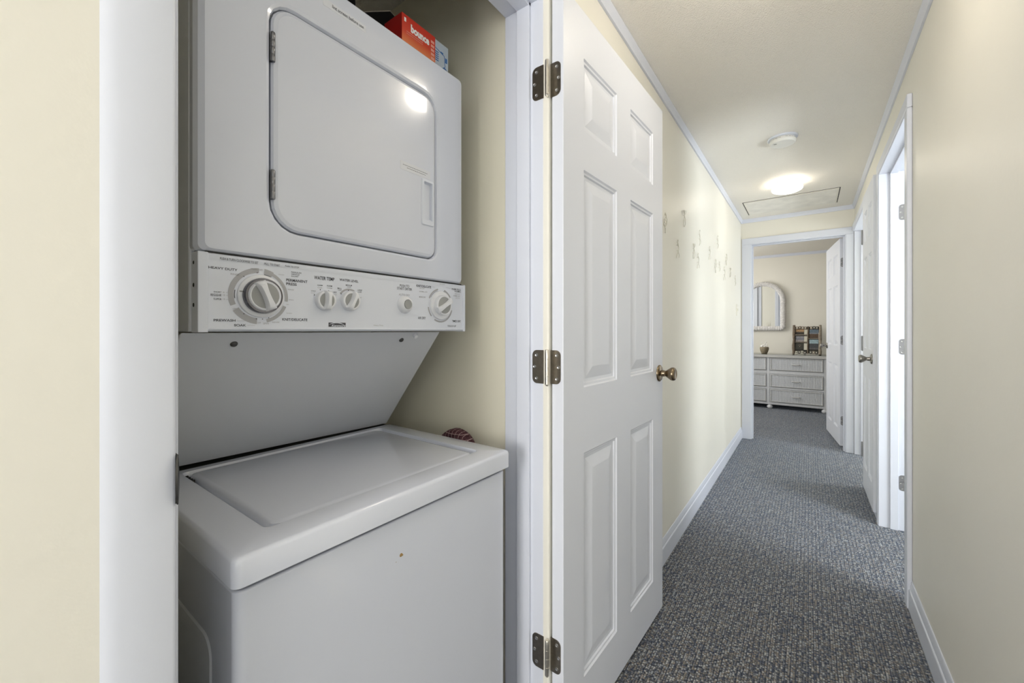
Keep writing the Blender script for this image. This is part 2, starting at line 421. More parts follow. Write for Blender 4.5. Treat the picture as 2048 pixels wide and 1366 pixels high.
# ---- six-panel doors
def door_leaf(name, w, h, t, label, at, rz, lift, cols=((0.108, 0.327), (0.437, 0.655)), ref_w=0.765):
    k = w/ref_w
    cols = [(a*k, b*k) for a, b in cols]
    rows = [(0.155, 0.785), (0.969, 1.580), (1.690, 1.893)]
    s = h/2.025; rows = [(a*s, b*s) for a, b in rows]
    xs = [0] + [v for c in cols for v in c] + [w]
    zs = [0] + [v for r in rows for v in r] + [h]
    bm = bmesh.new()
    for side in (0, 1):
        y = 0 if side == 0 else t; sg = 1 if side == 0 else -1     # recess goes inward
        grid = {}
        def V(x, z, d=0.0):
            key = (round(x, 5), round(z, 5), round(d, 5))
            if key not in grid: grid[key] = bm.verts.new((x, y + sg*d, z))
            return grid[key]
        for i in range(len(xs)-1):
            for j in range(len(zs)-1):
                if i in (1, 3) and j in (1, 3, 5):
                    x0, x1, z0, z1 = xs[i], xs[i+1], zs[j], zs[j+1]
                    loops = [(0, 0), (0.004, 0.004), (0.010, 0.0045), (0.013, 0.0085), (0.022, 0.009), (0.052, 0.0025), (0.056, 0.002)]
                    pr = None
                    for ins, d in loops:
                        q = [V(x0+ins, z0+ins, d), V(x1-ins, z0+ins, d), V(x1-ins, z1-ins, d), V(x0+ins, z1-ins, d)]
                        if pr:
                            for a in range(4): bm.faces.new((pr[a], pr[(a+1) % 4], q[(a+1) % 4], q[a]))
                        pr = q
                    bm.faces.new(pr)
                else:
                    bm.faces.new((V(xs[i], zs[j]), V(xs[i+1], zs[j]), V(xs[i+1], zs[j+1]), V(xs[i], zs[j+1])))
    c = [(0, 0), (w, 0), (w, h), (0, h)]
    # close the edges of the slab with strips matching the face grid
    bm.verts.ensure_lookup_table()
    def strip(pts):
        for (a, b) in zip(pts, pts[1:]):
            q = [bm.verts.new((a[0], 0, a[1])), bm.verts.new((b[0], 0, b[1])), bm.verts.new((b[0], t, b[1])), bm.verts.new((a[0], t, a[1]))]
            bm.faces.new(q)
    strip([(x, 0) for x in xs]); strip([(x, h) for x in xs]); strip([(0, z) for z in zs]); strip([(w, z) for z in zs])
    bmesh.ops.remove_doubles(bm, verts=bm.verts, dist=1e-5)
    o = obj(name, bm, M['door'])
    md = o.modifiers.new('bevel', 'BEVEL'); md.width = 0.0018; md.segments = 2; md.limit_method = 'ANGLE'; md.angle_limit = math.radians(50)
    o.location = (at[0], at[1], lift); o.rotation_euler = (0, 0, rz)
    tag(o, label, 'door', kind='structure')
    return o

def knob_part(parent, x, y, z, axis, r=1.0, m='brass'):
    bm = bmesh.new()
    lathe(bm, (x, y, z), axis, [(0.0, 0.0), (0.033*r, 0.0), (0.0335*r, 0.003), (0.029*r, 0.007), (0.020*r, 0.009), (0.013*r, 0.011), (0.0125*r, 0.020), (0.011*r, 0.024),
          (0.012*r, 0.028), (0.018*r, 0.036), (0.0255*r, 0.048), (0.0265*r, 0.055), (0.024*r, 0.0615), (0.019*r, 0.0640), (0.0175*r, 0.0628), (0.0, 0.0625)], 32)
    k = obj('door_knob', bm, M[m], parent, smooth=True, angle=60)
    return k

def hinge_part(parent, z, plates, pin, m='nickel', pm='nickel_light', hh=0.089):
    """plates: list of (outline function) with outline in (u, v) and mapping; pin: (x, y)."""
    bm = bmesh.new()
    for (f0, f1, width, sgn) in plates:
        ol = rrect(0.0, width, z-hh/2, z+hh/2, (0.001, 0.014, 0.014, 0.001))
        plate(bm, ol, f0, f1)
    o = obj('hinge', bm, M[m], parent)
    bm = bmesh.new()
    lathe(bm, (pin[0], pin[1], z-hh/2), (0, 0, 1), [(0, -0.004), (0.0035, -0.004), (0.0048, -0.001), (0.0058, 0), (0.0058, hh*0.24), (0.0052, hh*0.245), (0.0058, hh*0.25), (0.0058, hh*0.49), (0.0052, hh*0.495),
          (0.0058, hh*0.5), (0.0058, hh*0.74), (0.0052, hh*0.745), (0.0058, hh*0.75), (0.0058, hh), (0.0048, hh+0.002), (0.0, hh+0.003)], 20)
    p = obj('hinge_pin', bm, M[pm], o, smooth=True)
    for (f0, f1, width, sgn) in plates:
        for (u, dv) in ((width*0.62, 0.031), (width*0.80, 0.0), (width*0.62, -0.031)):
            bm = bmesh.new(); a = Vector(f1(u, z+dv)); ax = (Vector(f1(u, z)) - Vector(f0(u, z))).normalized()
            lathe(bm, a, ax, [(0, 0.0003), (0.0016, 0.0002), (0.0030, 0.0010), (0.0040, 0.0012), (0.0046, 0.0)], 14)
            obj('screw', bm, M['steel'], o, smooth=True)
    o['label'] = 'door hinge with rounded leaves'
    return o

# closet door, folded back against the left wall
A1 = math.radians(2.3)
rz = math.radians(90) - A1
d1 = door_leaf('door_1', 0.775, 2.025, 0.035, 'large white six-panel door standing open in front of the laundry closet, folded back to the left wall', (-0.514, 0.926), rz, 0.02)
knob_part(d1, 0.733, 0.0, 0.957, (0, -1, 0))
# local x = along the door, local y = towards the wall
ca, sa = math.cos(rz), math.sin(rz)
def to_local(o, X, Y):
    dx, dy = X-o.location.x, Y-o.location.y; r = o.rotation_euler.z
    return (dx*math.cos(r)+dy*math.sin(r), -dx*math.sin(r)+dy*math.cos(r))
for z in (1.810, 1.052, 0.292):
    zl = z - 0.02
    def jamb_map(off):
        return lambda u, v: (*to_local(d1, -0.5680-u, 0.9170-off), v)
    def edge_map(off):
        return lambda u, v: (-off, 0.0385-u, v)
    px, py = to_local(d1, -0.5525, 0.9085)
    hinge_part(d1, zl, [(jamb_map(0.0), jamb_map(0.0015), 0.035, 1), (edge_map(0.0), edge_map(0.0015), 0.031, 1)], (px, py))

# bedroom door
A2 = math.radians(96.3)
d2 = door_leaf('door_2', 0.765, 2.025, 0.032, 'white six-panel bedroom door standing open beyond the doorway at the end of the hall', (0.243, 5.085), A2, 0.02)
# visible face is local y = +t side mirrored: shift the slab so its near face looks into the hall
d2.location.x += 0.0
d2m = Matrix.Translation((0, -0.032, 0)); d2.data.transform(d2m)
knob_part(d2, 0.705, 0.0, 0.955, (0, 1, 0), 0.95, 'pewter')
for z in (1.79, 1.03, 0.245):
    hinge_part(d2, z, [(lambda u, v: (0.0, -0.034+u, v), lambda u, v: (-0.0015, -0.034+u, v), 0.028, 1)], (-0.006, -0.037), 'hinge_grey', 'hinge_grey')

# narrow door of the far right closet, folded back along the right wall
A3 = math.radians(-90.6)
d3 = door_leaf('door_3', 0.535, 2.055, 0.026, 'narrow white six-panel door folded back along the right wall, with a knob facing the hall', (0.311, 3.826), A3, 0.04, ref_w=0.765)
d3.data.transform(Matrix.Translation((0, 0.0, 0)))
d3.rotation_euler.z = math.radians(-89.5)
knob_part(d3, 0.478, 0.0, 0.930, (0, -1, 0), 0.95, 'pewter')
for z in (1.815, 1.055, 0.297):
    hinge_part(d3, z-0.04, [(lambda u, v: (-0.0005, 0.0255-u*0.9, v), lambda u, v: (-0.002, 0.0255-u*0.9, v), 0.024, 1)], (-0.006, -0.003), 'hinge_grey', 'hinge_grey', hh=0.10)

# door of the near right room, open into the room
d4 = door_leaf('door_4', 0.765, 2.025, 0.035, 'white six-panel door swung into the side room beyond the nearest right doorway', (0.470, 3.205), math.radians(8), 0.02)
for z in (1.824, 1.054, 0.274):
    def jm(off):
        return lambda u, v: (*to_local(d4, 0.452-u, 3.1880-off), v)
    hinge_part(d4, z-0.02, [(jm(0.0), jm(0.0015), 0.036, 1)], to_local(d4, 0.462, 3.1820), 'hinge_grey', 'hinge_grey')
knob_part(d4, 0.705, 0.0, 0.955, (0, -1, 0), 0.95)

# white door on the bedroom side of the end wall (seen in the mirror)
d5 = door_leaf('door_5', 0.62, 2.025, 0.035, 'white six-panel closet door in the bedroom wall, seen only in the arched mirror', (-0.87, YE+0.148), math.radians(180), 0.02)
trim([(-0.868, -0.80, YE+0.11, YE+0.124, 0, 2.10)], 0.003)
trim([(-0.56, -0.499, YE+0.11, YE+0.124, 0, 2.05), (0.287, 0.345, YE+0.11, YE+0.124, 0, 2.05), (-0.56, 0.345, YE+0.11, YE+0.124, 2.05, 2.115)], 0.003)

def switch_plate(f, label):
    """f(u, v, d): u across, v up, d out of the wall."""
    bm = bmesh.new()
    plate(bm, rrect(-0.036, 0.036, -0.058, 0.058, 0.006), lambda u, v: f(u, v, 0.0002), lambda u, v: f(u, v, 0.005))
    o = obj('light_switch', bm, M['cream_plastic'], bevel=0.0015)
    bm = bmesh.new()
    plate(bm, rrect(-0.005, 0.005, -0.011, 0.011, 0.001), lambda u, v: f(u, v, 0.005), lambda u, v: f(u, v + (0.004 if v > 0 else 0.002), 0.013))
    obj('toggle', bm, M['cream_plastic'], o)
    tag(o, label, 'light switch')
switch_plate(lambda u, v, d: (XL+d, 4.615+u, 1.352+v), 'cream light switch plate on the left wall just before the bedroom doorway')
switch_plate(lambda u, v, d: (-0.68-u, YE+0.11+d, 1.25+v), 'white light switch on the bedroom wall, seen in the arched mirror')

# ------------------------------------------------------------------ laundry center (washer below, dryer above)
LC = empty('laundry_center', (-0.86, 0.515, 0.0))
tag(LC, 'white stacked washer and dryer unit with a dial panel inside the closet', 'washer dryer')
def L3(name, bm, m, parent=None, **k):
    """part built in world coordinates, stored relative to the appliance."""
    o = obj(name, bm, m, None, **k)
    if parent is None or parent is LC:
        o.data.transform(Matrix.Translation((0.86, -0.515, 0))); o.parent = LC
    else:
        o.data.transform(Matrix.Translation((0.86, -0.515, 0))); o.parent = parent
    return o
WX, WY0, WY1 = -0.617, 0.217, 0.813
bm = bmesh.new()
ol = rrect(WY0, WY1, 0.02, 0.806, (0.004, 0.004, 0.012, 0.012), 4)
# body with rounded front vertical edges: plan outline extruded in z
plan = rrect(-1.205, WX, WY0, WY1, (0.004, 0.014, 0.014, 0.004), 5)
plate(bm, plan, lambda u, v: (u, v, 0.0), lambda u, v: (u, v, 0.797))
box(bm, -1.20, WX-0.012, WY0+0.006, WY1-0.006, 0.797, 0.808, 1)
washer = L3('washer_cabinet', bm, [M['enamel'], M['black']], bevel=0.006, segs=3, angle=50)
# embossed access panel on the left side
bm = bmesh.new()
out = rrect(-1.15, -0.70, 0.06, 0.70, 0.03, 6); inn = rrect(-1.146, -0.704, 0.064, 0.696, 0.028, 6)
A = [bm.verts.new((u, WY0-0.0002, v)) for u, v in out]; B = [bm.verts.new((u, WY0-0.002, v)) for u, v in inn]
n = len(A)
for i in range(n): bm.faces.new((A[i], A[(i+1) % n], B[(i+1) % n], B[i]))
bm.faces.new(B)
L3('side_panel', bm, M['enamel_side'], washer)
bm = bmesh.new()
for (y, z, r) in ((0.4895, 0.728, 0.0035), (0.493, 0.7265, 0.0016), (0.478, 0.72, 0.0008)):
    lathe(bm, (WX, y, z), (1, 0, 0), [(0, 0.0006), (r, 0.0002)], 10)
L3('rust_spot', bm, M['rust'], washer)['label'] = 'small brown rust spot'
bm = bmesh.new()
lathe(bm, (WX, 0.502, 0.574), (1, 0, 0), [(0, 0.0006), (0.0012, 0.0002)], 8); box(bm, WX, WX+0.0004, 0.495, 0.499, 0.573, 0.5738)

# washer top: skirted lid with a recessed centre
TX0, TX1, TY0, TY1, TZ0, TZ1 = -1.084, -0.605, 0.211, 0.819, 0.808, 0.849
def top_mesh():
    bm = bmesh.new()
    def ring(pts): return [bm.verts.new(p) for p in pts]
    def bridge(a, b):
        n = len(a)
        for i in range(n): bm.faces.new((a[i], a[(i+1) % n], b[(i+1) % n], b[i]))
    def R(x0, x1, y0, y1, r, z): return [(u, v, z) for u, v in rrect(x0, x1, y0, y1, r, 5)]
    lo = ring(R(TX0, TX1, TY0, TY1, (0.004, 0.012, 0.012, 0.004), TZ0))
    m0 = ring(R(TX0, TX1, TY0, TY1, (0.004, 0.012, 0.012, 0.004), TZ1-0.007))
    m1 = ring(R(TX0, TX1-0.002, TY0+0.002, TY1-0.002, (0.004, 0.011, 0.011, 0.004), TZ1-0.002))
    m2 = ring(R(TX0, TX1-0.007, TY0+0.007, TY1-0.007, (0.004, 0.009, 0.009, 0.004), TZ1))
    i0 = ring(R(-1.064, -0.664, 0.274, 0.766, 0.012, TZ1))
    bm.faces.new(lo[::-1]); bridge(lo, m0); bridge(m0, m1); bridge(m1, m2); bridge(m2, i0)
    i1 = ring(R(-1.059, -0.670, 0.2775, 0.7625, 0.011, TZ1-0.012))
    bridge(i0, i1)
    bm.faces.new(i1)
    return bm
wtop = L3('washer_top', top_mesh(), M['enamel'], smooth=True, angle=50)
bm = bmesh.new()
pl = rrect(-1.058, -0.682, 0.286, 0.7545, (0.004, 0.004, 0.012, 0.012), 5)
def lidz(u, v, base):
    f = min(1.0, max(0.0, (-0.67-u)/0.05))
    return base
# lid plate: front edge flush, slopes into grooves at the sides
n = 0
a = [bm.verts.new((u, v, TZ1-0.0118)) for u, v in rrect(-1.058, -0.6705, 0.285, 0.752, 0.016, 5)]
b = [bm.verts.new((u, v, TZ1-0.0030)) for u, v in rrect(-1.056, -0.6705, 0.288, 0.749, 0.016, 5)]
c_ = [bm.verts.new((u, v, TZ1-0.0012)) for u, v in rrect(-1.050, -0.674, 0.297, 0.741, 0.014, 5)]
for (p, q) in ((a, b), (b, c_)):
    for i in range(len(p)): bm.faces.new((p[i], p[(i+1) % len(p)], q[(i+1) % len(p)], q[i]))
bm.faces.new(c_); bm.faces.new(a[::-1])
L3('lid', bm, M['enamel'], wtop, smooth=True, angle=60)
bm = bmesh.new()
for i in range(4): box(bm, -1.052+i*0.013, -1.047+i*0.013, 0.2790, 0.2835, TZ1-0.0118, TZ1-0.0045)
L3('vent_slot', bm, M['black'], wtop)

# sloping back panel between washer and dryer
bm = bmesh.new()
XA, ZA, XB, ZB = -0.822, 1.1455, -1.104, 0.838
prism(bm, [(XA, 0.212, ZA), (XA, 0.785, ZA), (-1.094, 0.811, 0.851), (-1.087, 0.212, 0.859)], (-0.018, 0, -0.004))
back = L3('back_panel', bm, M['enamel_side'], bevel=0.002)
bm = bmesh.new()
dirv = Vector((XB-XA, 0, ZB-ZA)).normalized(); nrm = Vector((-dirv.z, 0, dirv.x))
if nrm.x < 0: nrm = -nrm
pc = Vector((XA, 0, ZA)) + dirv*0.028
for y in (0.294, 0.668):
    b1 = bmesh.new(); lathe(b1, Vector((pc.x, y, pc.z)), nrm, [(0.0, 0.004), (0.003, 0.004), (0.0045, 0.0035), (0.006, 0.0015), (0.0062, 0.0)], 18)
    L3('bolt', b1, M['dark_steel'], back, smooth=True)
bm.free()
bm = bmesh.new(); lathe(bm, (-0.812, 0.687, 1.137), nrm, [(0, 0.008), (0.005, 0.008), (0.006, 0.004), (0.006, 0.0)], 16)
L3('bumper', bm, M['knob_white'], back, smooth=True)
bm = bmesh.new(); box(bm, -1.20, -1.0845, 0.214, 0.81, 0.80, 0.8465)
L3('rear_gap', bm, M['black'], back)

# dryer cabinet
DX, DY0, DY1, DZ0, DZ1 = -0.775, 0.219, 0.828, 1.276, 1.845
bm = bmesh.new()
plan = rrect(-1.30, DX-0.030, DY0-0.001, DY1+0.001, 0.004, 3)
plate(bm, plan, lambda u, v: (u, v, 1.147), lambda u, v: (u, v, DZ1-0.006))
dryer = L3('dryer_cabinet', bm, M['enamel_side'], bevel=0.002)
bm = bmesh.new()
def ringx(pts): return [bm.verts.new(p) for p in pts]
def bridge(a, b):
    n = len(a)
    for i in range(n): bm.faces.new((a[i], a[(i+1) % n], b[(i+1) % n], b[i]))
DOOR = (0.331, 0.7255, 1.333, 1.742)
f0 = ringx([(DX-0.030, u, v) for u, v in rrect(DY0, DY1, DZ0, DZ1, 0.010, 5)])
f1 = ringx([(DX-0.016, u, v) for u, v in rrect(DY0, DY1, DZ0, DZ1, 0.010, 5)])
f2 = ringx([(DX-0.006, u, v) for u, v in rrect(DY0+0.004, DY1-0.003, DZ0+0.002, DZ1-0.003, 0.010, 5)])
f3 = ringx([(DX-0.001, u, v) for u, v in rrect(DY0+0.012, DY1-0.007, DZ0+0.006, DZ1-0.008, 0.010, 5)])
f4 = ringx([(DX, u, v) for u, v in rrect(DY0+0.024, DY1-0.012, DZ0+0.011, DZ1-0.013, 0.008, 5)])
y0, y1, z0, z1 = DOOR; rd = (0.048, 0.026, 0.040, 0.040)
g0 = ringx([(DX, u, v) for u, v in rrect(y0-0.010, y1+0.009, z0-0.009, z1+0.011, tuple(r+0.009 for r in rd), 5)])
g1 = ringx([(DX-0.002, u, v) for u, v in rrect(y0-0.005, y1+0.005, z0-0.005, z1+0.005, tuple(r+0.004 for r in rd), 5)])
g2 = ringx([(DX-0.007, u, v) for u, v in rrect(y0-0.0028, y1+0.0022, z0-0.0028, z1+0.002, tuple(r+0.002 for r in rd), 5)])
g3 = ringx([(DX-0.018, u, v) for u, v in rrect(y0-0.0022, y1+0.0018, z0-0.0022, z1+0.0018, tuple(r+0.002 for r in rd), 5)])
for p, q in ((f0, f1), (f1, f2), (f2, f3), (f3, f4), (f4, g0), (g0, g1), (g1, g2), (g2, g3)): bridge(p, q)
bm.faces.new(g3); bm.faces.new(f0[::-1])
front = L3('dryer_front', bm, M['enamel'], smooth=True, angle=11)
# printed strip above the door
bm = bmesh.new(); box(bm, DX, DX+0.0003, 0.425, 0.521, 1.794, 1.809)
L3('sticker', bm, mat('clear_sticker', (0.69, 0.71, 0.76), 0.16, coat=0.4), front)
bm = bmesh.new(); text_into(bm, 'lint screen before use', lambda u, v: (DX+0.0006, u, v), 0.444, 0.515, 1.799, 1.806, bold=0.01)
L3('lettering', bm, M['print_dark'], front)

# dryer door
bm = bmesh.new()
r0 = ringx([(DX-0.016, u, v) for u, v in rrect(y0, y1, z0, z1, rd, 6)])
r1 = ringx([(DX-0.006, u, v) for u, v in rrect(y0, y1, z0, z1, rd, 6)])
r2 = ringx([(DX-0.002, u, v) for u, v in rrect(y0+0.003, y1-0.003, z0+0.003, z1-0.003, tuple(r-0.002 for r in rd), 6)])
r3 = ringx([(DX, u, v) for u, v in rrect(y0+0.010, y1-0.009, z0+0.009, z1-0.009, tuple(r-0.008 for r in rd), 6)])
h0 = ringx([(DX, u, v) for u, v in rrect(0.6845, 0.7105, 1.426, 1.520, 0.002, 6)])
h1 = ringx([(DX-0.013, u, v) for u, v in rrect(0.6865, 0.7085, 1.429, 1.517, 0.002, 6)])
for p, q in ((r0, r1), (r1, r2), (r2, r3), (r3, h0), (h0, h1)): bridge(p, q)
bm.faces.new(h1); bm.faces.new(r0[::-1])
dd = L3('dryer_door', bm, M['enamel'], smooth=True, angle=11)
bm = bmesh.new()
a = ringx([(DX+0.0002, u, v) for u, v in rrect(0.676, 0.7175, 1.412, 1.528, 0.004, 4)])
b = ringx([(DX+0.003, u, v) for u, v in rrect(0.678, 0.7155, 1.414, 1.526, 0.004, 4)])
c_ = ringx([(DX+0.003, u, v) for u, v in rrect(0.6835, 0.7115, 1.425, 1.521, 0.002, 4)])
d_ = ringx([(DX-0.006, u, v) for u, v in rrect(0.6855, 0.7100, 1.430, 1.518, 0.002, 4)])
for p, q in ((a, b), (b, c_), (c_, d_)): bridge(p, q)
bm.faces.new(d_)
L3('door_handle', bm, M['plastic'], dd, smooth=True, angle=40)
bm = bmesh.new(); box(bm, DX, DX+0.0004, 0.613, 0.706, 1.530, 1.5505)
L3('sticker', bm, mat('door_sticker', (0.67, 0.69, 0.74), 0.16, coat=0.4), dd)
bm = bmesh.new(); rnd = random.Random(4)
for (ya, yb, z) in ((0.620, 0.697, 1.5425), (0.632, 0.690, 1.5375)):
    y = ya
    while y < yb:
        w = rnd.uniform(0.0016, 0.005); box(bm, DX+0.0004, DX+0.0007, y, min(y+w, yb), z-0.0005, z+0.0005); y += w+0.0012
L3('lettering', bm, M['print_dark'], dd)
for zc in (1.657, 1.4105):
    bm = bmesh.new()
    hh = 0.052
    prof = [(0, 0), (0.0038, 0)]
    for k in range(4):
        za, zb = k*hh/4, (k+1)*hh/4
        prof += [(0.0038, za+0.0006), (0.0042, za+0.0012), (0.0042, zb-0.0012), (0.0038, zb-0.0006)]
    prof += [(0.0036, hh), (0, hh)]
    lathe(bm, (DX+0.0005, 0.3315, zc-hh/2), (0, 0, 1), prof, 18)
    box(bm, DX-0.005, DX-0.0005, 0.3275, 0.3320, zc-hh/2, zc+hh/2)
    L3('hinge', bm, M['hinge_dark'], dd, smooth=True)

# control panel
PZ0, PZ1, PY0, PY1 = 1.147, 1.2745, 0.221, 0.836
bm = bmesh.new()
prof = [(DX-0.035, PZ0), (DX-0.006, PZ0), (DX-0.0015, PZ0+0.003), (DX-0.0005, PZ0+0.0050), (DX-0.0025, PZ0+0.0065), (DX-0.0025, PZ1-0.012), (DX-0.001, PZ1-0.0095), (DX-0.0005, PZ1-0.002), (DX-0.004, PZ1), (DX-0.035, PZ1)]
prism(bm, [(x, PY0+0.014, z) for x, z in prof], (0, PY1-PY0-0.022, 0))
cp = L3('control_panel', bm, M['plastic'], bevel=0.0008)
for (ya, yb) in ((PY0, PY0+0.0145), (PY1-0.0085, PY1)):
    bm = bmesh.new(); box(bm, DX-0.03, DX+0.0005, ya, yb, PZ0-0.001, PZ1+0.0005)
    L3('end_cap', bm, M['plastic'], cp, bevel=0.0015)
bm = bmesh.new(); box(bm, DX-0.028, DX-0.004, PY0+0.012, DY1-0.004, PZ1-0.0005, DZ0+0.001)
L3('shadow_gap', bm, M['black'], cp)
for z, r in ((1.258, 0.003), (1.222, 0.0035), (1.190, 0.0035)):
    bm = bmesh.new(); lathe(bm, (DX-0.018, PY0, z), (0, -1, 0), [(r, 0), (r*0.9, 0.0005), (0, 0.0006)], 12)
    L3('screw_hole', bm, M['black'], cp)

PX = DX-0.0025
F = lambda u, v: (PX+0.0004, u, v)
TEXTS = [
('PUSH & TURN CLOCKWISE TO SET', 0.251, 0.308, 1.265, 1.269, 1),
('PULL TO START', 0.318, 0.344, 1.265, 1.269, 1),
('PUSH TO STOP', 0.353, 0.378, 1.266, 1.269, 1),
('HEAVY DUTY', 0.236, 0.277, 1.249, 1.253, 2),
('RINSE', 0.267, 0.279, 1.242, 1.245, 0),
('SPIN', 0.297, 0.306, 1.255, 1.257, 0),
('OFF', 0.31, 0.316, 1.254, 1.257, 0),
('REGULAR', 0.365, 0.384, 1.2568, 1.2592, 1),
('GENTLE', 0.365, 0.380, 1.2531, 1.2555, 1),
('SHORT', 0.365, 0.378, 1.2494, 1.2518, 1),
('PERMANENT', 0.356, 0.395, 1.24, 1.245, 2),
('PRESS', 0.356, 0.375, 1.233, 1.238, 2),
('RINSE', 0.359, 0.37, 1.224, 1.226, 0),
('SPIN', 0.36, 0.369, 1.205, 1.207, 0),
('OFF', 0.356, 0.361, 1.196, 1.198, 0),
('WASH', 0.342, 0.352, 1.25, 1.252, 0),
('SHORT', 0.243, 0.254, 1.211, 1.213, 1),
('8', 0.256, 0.258, 1.211, 1.213, 0),
('REGULAR', 0.239, 0.254, 1.205, 1.209, 1),
('10', 0.256, 0.259, 1.206, 1.209, 0),
('SUPER', 0.243, 0.254, 1.199, 1.202, 1),
('12', 0.256, 0.259, 1.2, 1.202, 0),
('OFF', 0.27, 0.275, 1.184, 1.187, 0),
('PREWASH', 0.243, 0.274, 1.164, 1.168, 2),
('SOAK', 0.272, 0.29, 1.156, 1.16, 2),
('OFF', 0.307, 0.313, 1.161, 1.164, 0),
('SPIN', 0.317, 0.326, 1.16, 1.163, 0),
('RINSE', 0.332, 0.344, 1.163, 1.165, 0),
('KNIT/DELICATE', 0.349, 0.395, 1.167, 1.172, 2),
('WASH', 0.356, 0.366, 1.18, 1.182, 0),
('WATER TEMP', 0.408, 0.45, 1.249, 1.256, 2),
('WARM', 0.414, 0.425, 1.237, 1.239, 1),
('COLD', 0.415, 0.424, 1.232, 1.235, 0),
('WARM', 0.434, 0.445, 1.237, 1.24, 1),
('WARM', 0.434, 0.445, 1.233, 1.235, 0),
('COLD', 0.402, 0.411, 1.225, 1.227, 1),
('COLD', 0.402, 0.41, 1.221, 1.223, 0),
('HOT', 0.448, 0.455, 1.225, 1.228, 1),
('COLD', 0.448, 0.455, 1.221, 1.223, 0),
('WATER LEVEL', 0.461, 0.504, 1.251, 1.256, 2),
('MEDIUM', 0.475, 0.489, 1.242, 1.245, 1),
('LOAD', 0.478, 0.487, 1.239, 1.241, 1),
('SMALL', 0.456, 0.466, 1.234, 1.237, 1),
('LOAD', 0.458, 0.466, 1.231, 1.233, 1),
('LARGE', 0.502, 0.513, 1.234, 1.237, 1),
('LOAD', 0.503, 0.512, 1.23, 1.233, 1),
('OFF', 0.507, 0.512, 1.218, 1.221, 0),
('PUSH TO', 0.613, 0.641, 1.252, 1.258, 1),
('START DRYER', 0.605, 0.649, 1.245, 1.251, 1),
('AUTO DRY', 0.61, 0.643, 1.231, 1.236, 0),
('KNIT/DELICATE', 0.663, 0.711, 1.256, 1.262, 2),
('LESS DRY', 0.672, 0.69, 1.252, 1.255, 0),
('NORMAL DRY', 0.672, 0.699, 1.244, 1.247, 0),
('MORE DRY', 0.672, 0.693, 1.23, 1.234, 0),
('PERM PRESS', 0.785, 0.82, 1.258, 1.264, 1),
('NORMAL', 0.796, 0.82, 1.253, 1.258, 1),
('MORE DRY', 0.797, 0.817, 1.247, 1.25, 0),
('NORMAL DRY', 0.791, 0.817, 1.241, 1.245, 0),
('LESS DRY', 0.8, 0.817, 1.236, 1.239, 0),
('AIR DRY', 0.668, 0.693, 1.177, 1.183, 1),
('TIMED DRY', 0.786, 0.82, 1.171, 1.177, 1),
('TOUCH UP', 0.769, 0.801, 1.158, 1.163, 1),
('Heavy Duty', 0.542, 0.567, 1.158, 1.162, 0),
('COOL DOWN', 0.738, 0.756, 1.268, 1.271, 0),
]
bd, bg = bmesh.new(), bmesh.new()
for s, ya, yb, za, zb, k in TEXTS:
    minh = 0.0021 if k != 2 else 0.0040
    if zb-za < minh: zm = (za+zb)/2; za, zb = zm-minh/2, zm+minh/2
    f = F if za < 1.2625 else (lambda u, v: (DX+0.0003, u, v))
    text_into(bg if k == 0 else bd, s, f, ya, yb, za, zb, bold=0.016 if k == 2 else 0.004)
# dial rings: the washer cycle dial
cy, cz = 0.3115, 1.2095
Xp = PX+0.0004
for a0, a1, r0_, r1_ in ((92, 203, 0.0402, 0.0485), (213, 264, 0.0390, 0.0495), (284, 339, 0.0415, 0.0475), (-9, 62, 0.0420, 0.0475), (62, 81, 0.0400, 0.0490)):
    arc_strip(bg, cy, cz, r0_, r1_, a0, a1, Xp)
for a0, a1 in ((168, 189), (62, 80)):
    arc_strip(bd, cy, cz, 0.0385, 0.0396, a0, a1, Xp)
for a in (96, 128, 232, 262, 276, 291):
    r = 0.0405; lathe(bd, (Xp, cy+r*math.cos(math.radians(a)), cz+r*math.sin(math.radians(a))), (1, 0, 0), [(0.0009, 0), (0, 0.0002)], 8)
for (z, ya, yb) in ((1.212, 0.2600, 0.2640), (1.207, 0.2605, 0.2640), (1.2005, 0.2605, 0.2645)): box(bg, Xp, Xp+0.0002, ya, yb, z, z+0.0004)
box(bg, Xp, Xp+0.0002, 0.276, 0.289, 1.1655, 1.1659); box(bg, Xp, Xp+0.0002, 0.292, 0.304, 1.1577, 1.1581)
# temperature and level knobs
arc_strip(bg, 0.429, 1.2085, 0.0215, 0.0225, 20, 60, Xp)
arc_strip(bg, 0.483, 1.2105, 0.0225, 0.0262, 62, 145, Xp); arc_strip(bg, 0.483, 1.2105, 0.0222, 0.0232, 15, 55, Xp)
for (y, z) in ((0.4088, 1.2185), (0.4205, 1.2295), (0.4375, 1.2285), (0.4645, 1.2245), (0.4810, 1.2330)):
    lathe(bd, (Xp, y, z), (1, 0, 0), [(0.0011, 0), (0, 0.0002)], 8)
# dryer dial
cy2, cz2 = 0.7435, 1.2140
for a0, a1, rr0, rr1 in ((102, 157, 0.0405, 0.0440), (20, 72, 0.0400, 0.0440), (188, 222, 0.0405, 0.0440), (240, 345, 0.0400, 0.0445)):
    arc_strip(bg, cy2, cz2, rr0, rr1, a0, a1, Xp)
arc_strip(bd, cy2, cz2, 0.0385, 0.0392, 15, 75, Xp); arc_strip(bd, cy2, cz2, 0.0385, 0.0392, 105, 150, Xp)
for (ya, yb, z) in ((0.7115, 0.724, 1.2600), (0.722, 0.735, 1.2665), (0.763, 0.782, 1.2620)): box(bg, Xp, Xp+0.0002, ya, yb, z, z+0.0004)
